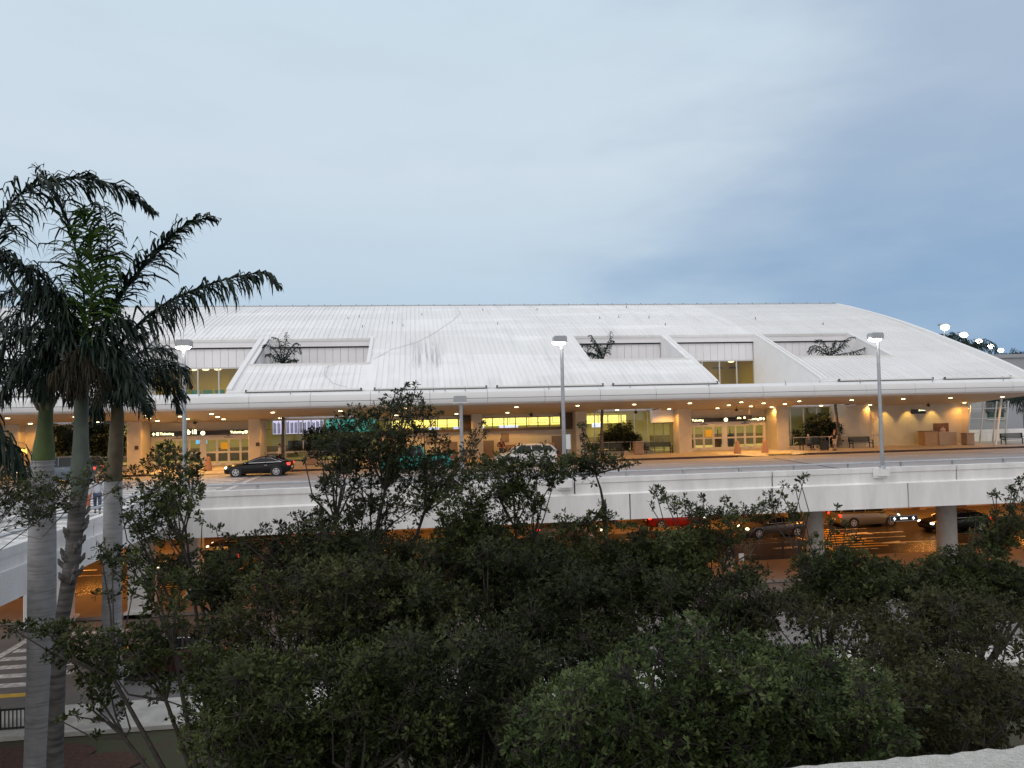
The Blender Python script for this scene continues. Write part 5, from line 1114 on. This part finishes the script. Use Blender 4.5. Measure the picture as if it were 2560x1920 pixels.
for z in (1152,1163,1175,1190): p=W(106,z,YA); m.cyl(p,.285,-.012,.012,18)
m.build('trunk_rings',mat('ring_grey',(.33,.32,.31),.8),pa)
m=MB(); p=W(112,1000,YA)
for a in np.linspace(0,6.28,9)[:-1]: m.tube([p+np.array([math.cos(a)*.14,math.sin(a)*.14,-.25]),p+np.array([math.cos(a)*.26,math.sin(a)*.26,0]),p+np.array([math.cos(a)*.42,math.sin(a)*.42,.28])],[.05,.045,.015],6)
m.build('old_leaf_bases',MT['brown_crownshaft'],pa)
pb,_,_=palm('slender dark middle palm with the tall windblown crown',(W(130,1800,YB)[0],YB),[(138,1880,34),(145,1700,31),(155,1550,30),(172,1450,32),(183,1380,34),(190,1300,35),(197,1245,34),(199,1228,36),(200,1190,44),(201,1160,40),(202,1110,33),(203,1050,30),(203,990,31),(206,930,30),(203,895,34)],YB,ROUGH,GSH,8)
m=MB(); rr=np.random.default_rng(5)
for k in range(26):
    y=1250+k*8; x=np.interp(y,[1245,1300,1380,1450],[197,190,183,172]); a=rr.uniform(0,6.28); p=W(x,y,YB); e=p+np.array([math.cos(a)*.24,math.sin(a)*.24,.06]); m.tube([p+np.array([math.cos(a)*.13,math.sin(a)*.13,-.05]),e,e+np.array([math.cos(a)*.03,math.sin(a)*.03,.10])],[.07,.055,.02],6)
m.build('old_leaf_boots',MT['rough_palm_trunk'],pb)
pc,_,_=palm('pale trunked royal palm standing third from the left',(W(283,1600,YC)[0],YC),[(279,1600,42),(280,1450,41),(282,1330,41),(283,1200,39),(284,1180,36),(288,1150,34),(290,1110,32),(292,1070,30),(294,1040,28),(292,1010,26)],YC,GREY,BRSH,6)
def fr(root,pl,Y,**k):
    frond(root,[W(x,y,Y+(d[0] if d else 0)) for x,y,*d in pl],**k)
fr(pb,[(196,900),(110,800,-.5),(25,700,-.9),(-8,600,-1),(25,510,-1),(110,457,-.9),(230,447,-.6),(320,480,-.3),(388,528)],YB,ln=.85,cnt=150,droop=.6,seed=1,wid=.07,t0=.35,rad=.05)
fr(pb,[(205,880),(212,780),(200,670),(170,560),(130,470),(90,418)],YB,ln=1.0,cnt=110,droop=.35,seed=2,wid=.065,up=.1)
fr(pb,[(208,880),(222,790),(232,700),(226,600),(205,520)],YB-.4,ln=.8,cnt=95,droop=.3,seed=3,wid=.10,m=PALMY)
fr(pb,[(210,880),(240,790),(262,690),(268,600),(262,530),(235,505,.3)],YB+.3,ln=.7,cnt=85,droop=.6,seed=4,wid=.065)
fr(pb,[(212,900),(278,780),(330,700),(400,622),(450,572),(515,545),(540,552)],YB+.3,ln=.75,cnt=130,droop=.32,seed=5,wid=.08,up=.35,t0=.2,rad=.06)
fr(pb,[(212,915),(290,865),(370,790),(440,745),(520,712),(600,690),(665,684),(700,715)],YB+.2,ln=.85,cnt=165,droop=1.2,seed=6,wid=.065,t0=.12,rad=.05)
for i,pl in enumerate([[(195,890),(140,800),(80,740),(20,730),(-40,770)],[(195,890),(120,830),(60,820),(0,860),(-50,930)],[(195,895),(130,870),(70,890),(30,950)],[(195,880),(150,760),(100,690),(40,660),(-30,690)],[(200,880),(170,800),(150,740),(100,720),(60,760)],[(205,895),(260,880),(300,900),(330,950),(340,1000)],[(200,895),(160,900),(120,940),(95,990)],[(205,890),(245,840),(300,800),(330,830)],[(200,885),(185,830),(150,820),(120,860),(105,910)],[(210,890),(240,860),(270,870),(285,920),(280,960)],[(195,885),(100,780),(10,800),(-60,860)],[(200,880),(100,720),(20,640),(-60,640)]]):
    fr(pb,pl,YB+(-.5 if i%2 else .5),ln=.66,cnt=115,droop=.75,seed=20+i,wild=.5,wid=.055,m=PALMG)
for i,pl in enumerate([[(205,880),(190,900),(170,950),(165,990)],[(205,880),(215,900),(235,950),(240,1000)],[(203,875),(200,910),(196,960),(195,990)],[(205,880),(222,905),(250,925),(262,965)],[(203,870),(180,890),(140,930),(130,970)]]):
    fr(pb,pl,YB-.7,ln=.42,cnt=90,droop=1.6,seed=40+i,wid=.03,m=PALMD,t0=.02)
m=MB()
for a in np.linspace(0,6.28,11)[:-1]: p=W(203,905,YB); m.tube([p+np.array([math.cos(a)*.12,math.sin(a)*.12,-.5]),p+np.array([math.cos(a)*.22,math.sin(a)*.22,-.1]),p+np.array([math.cos(a)*.55,math.sin(a)*.55,.35])],[.08,.07,.03],6)
m.build('frond_bases',MT['grey_crownshaft'],pb)
# palm A: lower fronds, mostly hanging left
for i,pl in enumerate([[(115,990),(80,930),(30,900),(-30,930)],[(115,990),(90,880),(40,830),(-20,830)],[(115,985),(70,950),(20,960),(-10,1010)],[(115,985),(130,920),(170,880),(230,880)],[(115,985),(60,920),(0,940),(-40,1000)],[(115,985),(120,900),(100,850),(60,820)],[(115,980),(150,930),(175,960),(185,1010)]]):
    fr(pa,pl,YA+(.6 if i%2 else -.3),ln=.62,cnt=80,droop=.8,seed=60+i,wild=.5,wid=.05)
# palm C fronds
for i,pl in enumerate([[(292,1020),(340,950),(400,915),(450,925),(476,965)],[(292,1020),(330,960),(380,950),(430,980),(450,1030)],[(292,1015),(310,930),(350,880),(400,870),(440,890)],[(292,1015),(280,940),(260,900),(230,900),(215,940)],[(292,1020),(320,980),(350,990),(370,1030)],[(292,1015),(300,900),(330,850),(370,830)],[(292,1015),(270,980),(245,1000),(235,1040)],[(292,1018),(360,930),(420,940),(465,1000)],[(292,1015),(250,930),(210,930),(190,980)],[(290,1020),(330,930),(380,900),(430,905),(470,930)]]):
    fr(pc,pl,YC+(.5 if i%2 else -.4),ln=.70,cnt=130,droop=.7,seed=80+i,wild=.4,wid=.05)
# palm just outside the frame, one frond hanging in at left
pd,_,_=palm('palm mostly outside the left edge with one drooping frond in view',(W(-120,1500,17)[0],17),[(-122,1700,40),(-120,1400,40),(-118,1250,38),(-118,1200,30),(-118,1120,28)],17,GREY,SHAFT,2)
fr(pd,[(-118,1120),(-60,1085),(0,1088),(40,1130),(58,1200)],17,ln=.6,cnt=70,droop=1.4,seed=101,wid=.06)
fr(pd,[(-118,1120),(-90,1060),(-40,1040),(0,1110),(20,1180)],17.3,ln=.6,cnt=60,droop=1.4,seed=102,wid=.06)
fr(pd,[(-118,1120),(-160,1050),(-220,1050)],17.3,ln=.6,cnt=40,droop=1.2,seed=103)
# palms growing up through the roof openings
def openpalm(label,cx,cy,Y,tips,trunkpx,seed):
    p=W(cx,cy,Y); t=thing('canopy_palm',label,'palm tree',(p[0],Y,.42),'palms growing through the roof openings')
    q=W(trunkpx[0],trunkpx[1],Y); m=MB(); m.tube([(q[0],Y,.40),(q[0]*.7+p[0]*.3,Y,2.5),(p[0],Y,p[2])],[.16,.12,.10],9); m.build('trunk',ROUGH,t,True)
    for i,pl in enumerate(tips): frond(t,[p]+[W(x,y,Y+((i%3)-1)*.5) for x,y in pl],ln=.55,cnt=30,droop=.55,seed=seed+i,wid=.085,rad=.05,t0=.15,wild=.15,wind=(.1,0,0))
openpalm('palm in the left roof opening before the jointed wall',707,912,61.0,[[(690,880),(668,862),(655,868)],[(700,870),(694,848),(680,842)],[(712,870),(717,845),(716,830)],[(725,885),(745,868),(752,885)],[(720,880),(738,858),(750,862)],[(690,895),(672,885),(662,892)],[(730,900),(745,900)]],(707,1130),200)
openpalm('palm in the middle roof opening at its left end',1508,898,61.3,[[(1495,870),(1480,842),(1472,838)],[(1488,872),(1465,862),(1448,868)],[(1516,870),(1525,845),(1527,828)],[(1485,885),(1465,880),(1450,868)],[(1500,875),(1490,858),(1478,850)],[(1518,868),(1530,852),(1535,858)],[(1490,888),(1470,885)]],(1503,1130),220)
openpalm('palm in the right roof opening with drooping fronds',2075,892,61.2,[[(2050,868),(2030,866),(2018,880)],[(2065,865),(2050,850),(2035,855)],[(2100,868),(2120,846),(2140,842)],[(2105,885),(2140,878),(2165,868)],[(2055,880),(2035,872),(2022,885)],[(2095,872),(2105,855),(2125,850)],[(2120,890),(2155,885)],[(2080,870),(2088,850)]],(2100,1110),240)
# planter shrubs
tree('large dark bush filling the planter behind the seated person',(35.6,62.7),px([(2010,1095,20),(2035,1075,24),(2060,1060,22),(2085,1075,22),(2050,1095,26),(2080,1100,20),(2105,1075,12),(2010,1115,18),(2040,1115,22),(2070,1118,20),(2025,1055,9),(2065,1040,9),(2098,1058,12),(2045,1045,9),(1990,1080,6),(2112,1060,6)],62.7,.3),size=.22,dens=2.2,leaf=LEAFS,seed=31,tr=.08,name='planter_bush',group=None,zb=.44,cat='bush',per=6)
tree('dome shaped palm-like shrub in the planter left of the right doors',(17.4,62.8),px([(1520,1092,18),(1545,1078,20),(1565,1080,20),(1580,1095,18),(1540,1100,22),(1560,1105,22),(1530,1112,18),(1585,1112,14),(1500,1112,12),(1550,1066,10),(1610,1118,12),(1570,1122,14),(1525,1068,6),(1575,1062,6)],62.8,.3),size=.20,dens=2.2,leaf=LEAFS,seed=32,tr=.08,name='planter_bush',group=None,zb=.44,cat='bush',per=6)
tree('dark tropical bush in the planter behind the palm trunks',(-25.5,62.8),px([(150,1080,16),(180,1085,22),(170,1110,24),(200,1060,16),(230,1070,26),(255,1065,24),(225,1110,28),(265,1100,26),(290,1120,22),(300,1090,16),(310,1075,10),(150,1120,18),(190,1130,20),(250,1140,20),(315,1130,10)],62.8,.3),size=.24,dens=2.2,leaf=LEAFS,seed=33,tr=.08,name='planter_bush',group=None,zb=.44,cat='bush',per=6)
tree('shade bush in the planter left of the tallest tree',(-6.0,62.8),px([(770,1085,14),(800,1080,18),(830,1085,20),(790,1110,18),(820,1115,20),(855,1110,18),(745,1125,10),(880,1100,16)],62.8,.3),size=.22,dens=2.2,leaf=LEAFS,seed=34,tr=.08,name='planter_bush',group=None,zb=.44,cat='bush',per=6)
tree('thin sapling before the column beside the glass with the dome-shaped shrub',(14.2,60.9),px([(1450,1060,6),(1462,1075,6),(1455,1090,5),(1466,1105,6),(1470,1125,8),(1468,1140,7)],60.9,.1),size=.16,dens=.5,leaf=LEAFS,seed=35,tr=.03,name='sapling',group=None,zb=.15,cat='sapling',per=6)
# ================================================================ BACKGROUND AT RIGHT
for i,(x,y,Yd) in enumerate(((2360,819,92),(2407,838,104),(2445,854,116),(2475,866,130),(2500,876,142))):
    p=W(x,y,Yd); t=thing('floodlight_mast',['tallest looking','second','third','fourth','lowest looking'][i]+' lit lamp in the row behind the roof slope at right','floodlight',(p[0],Yd,ZL),'lamp masts receding behind the terminal')
    m=MB(); m.tube([(p[0],Yd,ZL),(p[0],Yd,p[2]+.1)],[.2,.1],8); m.build('mast',GALV,t,True); m=MB(); m.box(p[0]-.7,p[0]+.7,Yd-.3,Yd+.3,p[2]+.25,p[2]+.5); m.build('head',GALV,t)
    m=MB(); m.ball((p[0],Yd-.2,p[2]),.50,14,8,(1.2,.8,.75)); m.build('lens',mat('flood_lens',(1,1,.9),.5,emit=(1,.95,.80),estr=25),t,True)
def farpalm(label,x,y,Yd,r,n,seed):
    p=W(x,y,Yd); t=thing('background_palm',label,'palm tree',(p[0],Yd,ZL),'palms behind the terminal'); rg=np.random.default_rng(seed); m=MB(); m.tube([(p[0],Yd,ZL),(p[0],Yd,p[2])],[.25,.15],8); m.build('trunk',GREY,t,True)
    for k in range(n):
        a=2*math.pi*k/n+rg.uniform(-.2,.2); e=rg.uniform(.1,.9); d=np.array([math.cos(a),math.sin(a),0]); frond(t,[p,p+d*r*.45+np.array([0,0,r*.45*e]),p+d*r*.85+np.array([0,0,r*.2*e]),p+d*r+np.array([0,0,-r*.35])],ln=r*.32,cnt=34,droop=1.1,seed=seed+k,wid=.11,rad=.05)
farpalm('dark palm crown behind the roof verge by the middle floodlights',2425,868,98,3.4,12,300)
farpalm('small palm tip showing above the roof verge under the first floodlight',2372,848,96,2.2,7,320)
farpalm('dark palm crown beside the last floodlight at the right edge',2527,900,104,3.8,12,340)
farpalm('dark palm hanging over the bench at the far right',2560,1000,72,3.6,13,360)
farpalm('palm crown at the right frame edge above the far building',2575,905,108,4.2,12,380)
t=thing('far_building','grey office building behind the far right bench','building',(75,80,ZL))
zt=W(2550,892,84)[2]; m=MB(); m.box(62.5,110,84,104,ZL,zt); m.build('wall',mat('grey_render',(.34,.36,.40),.8,var=.06,scale=.3),t); m=MB(); m.box(62.3,110.2,83.8,84.0,zt-.1,zt+.35); m.build('roof_edge',MT['grey_render'],t)
for x in (65.5,70.5,75.5,80.5):
    m=MB(); m.box(x,x+2.2,83.9,84.0,1.6,5.2); wo=m.build('window',mat('dark_green_glass',(.02,.06,.055),.15),t)
    m=MB(); m.box(x-.08,x+2.28,83.86,83.9,1.5,1.6); m.build('sill',WPAINT,wo)
m=MB(); m.box(53.5,90,66.5,66.8,.0,1.15); tag(m.build('low_wall',WHITE),'low white wall behind the far right bench','wall')
g=MB(); g.box(50,140,64.5,110,ZL,-.02); struct('rear_terrace',g,PAVE)
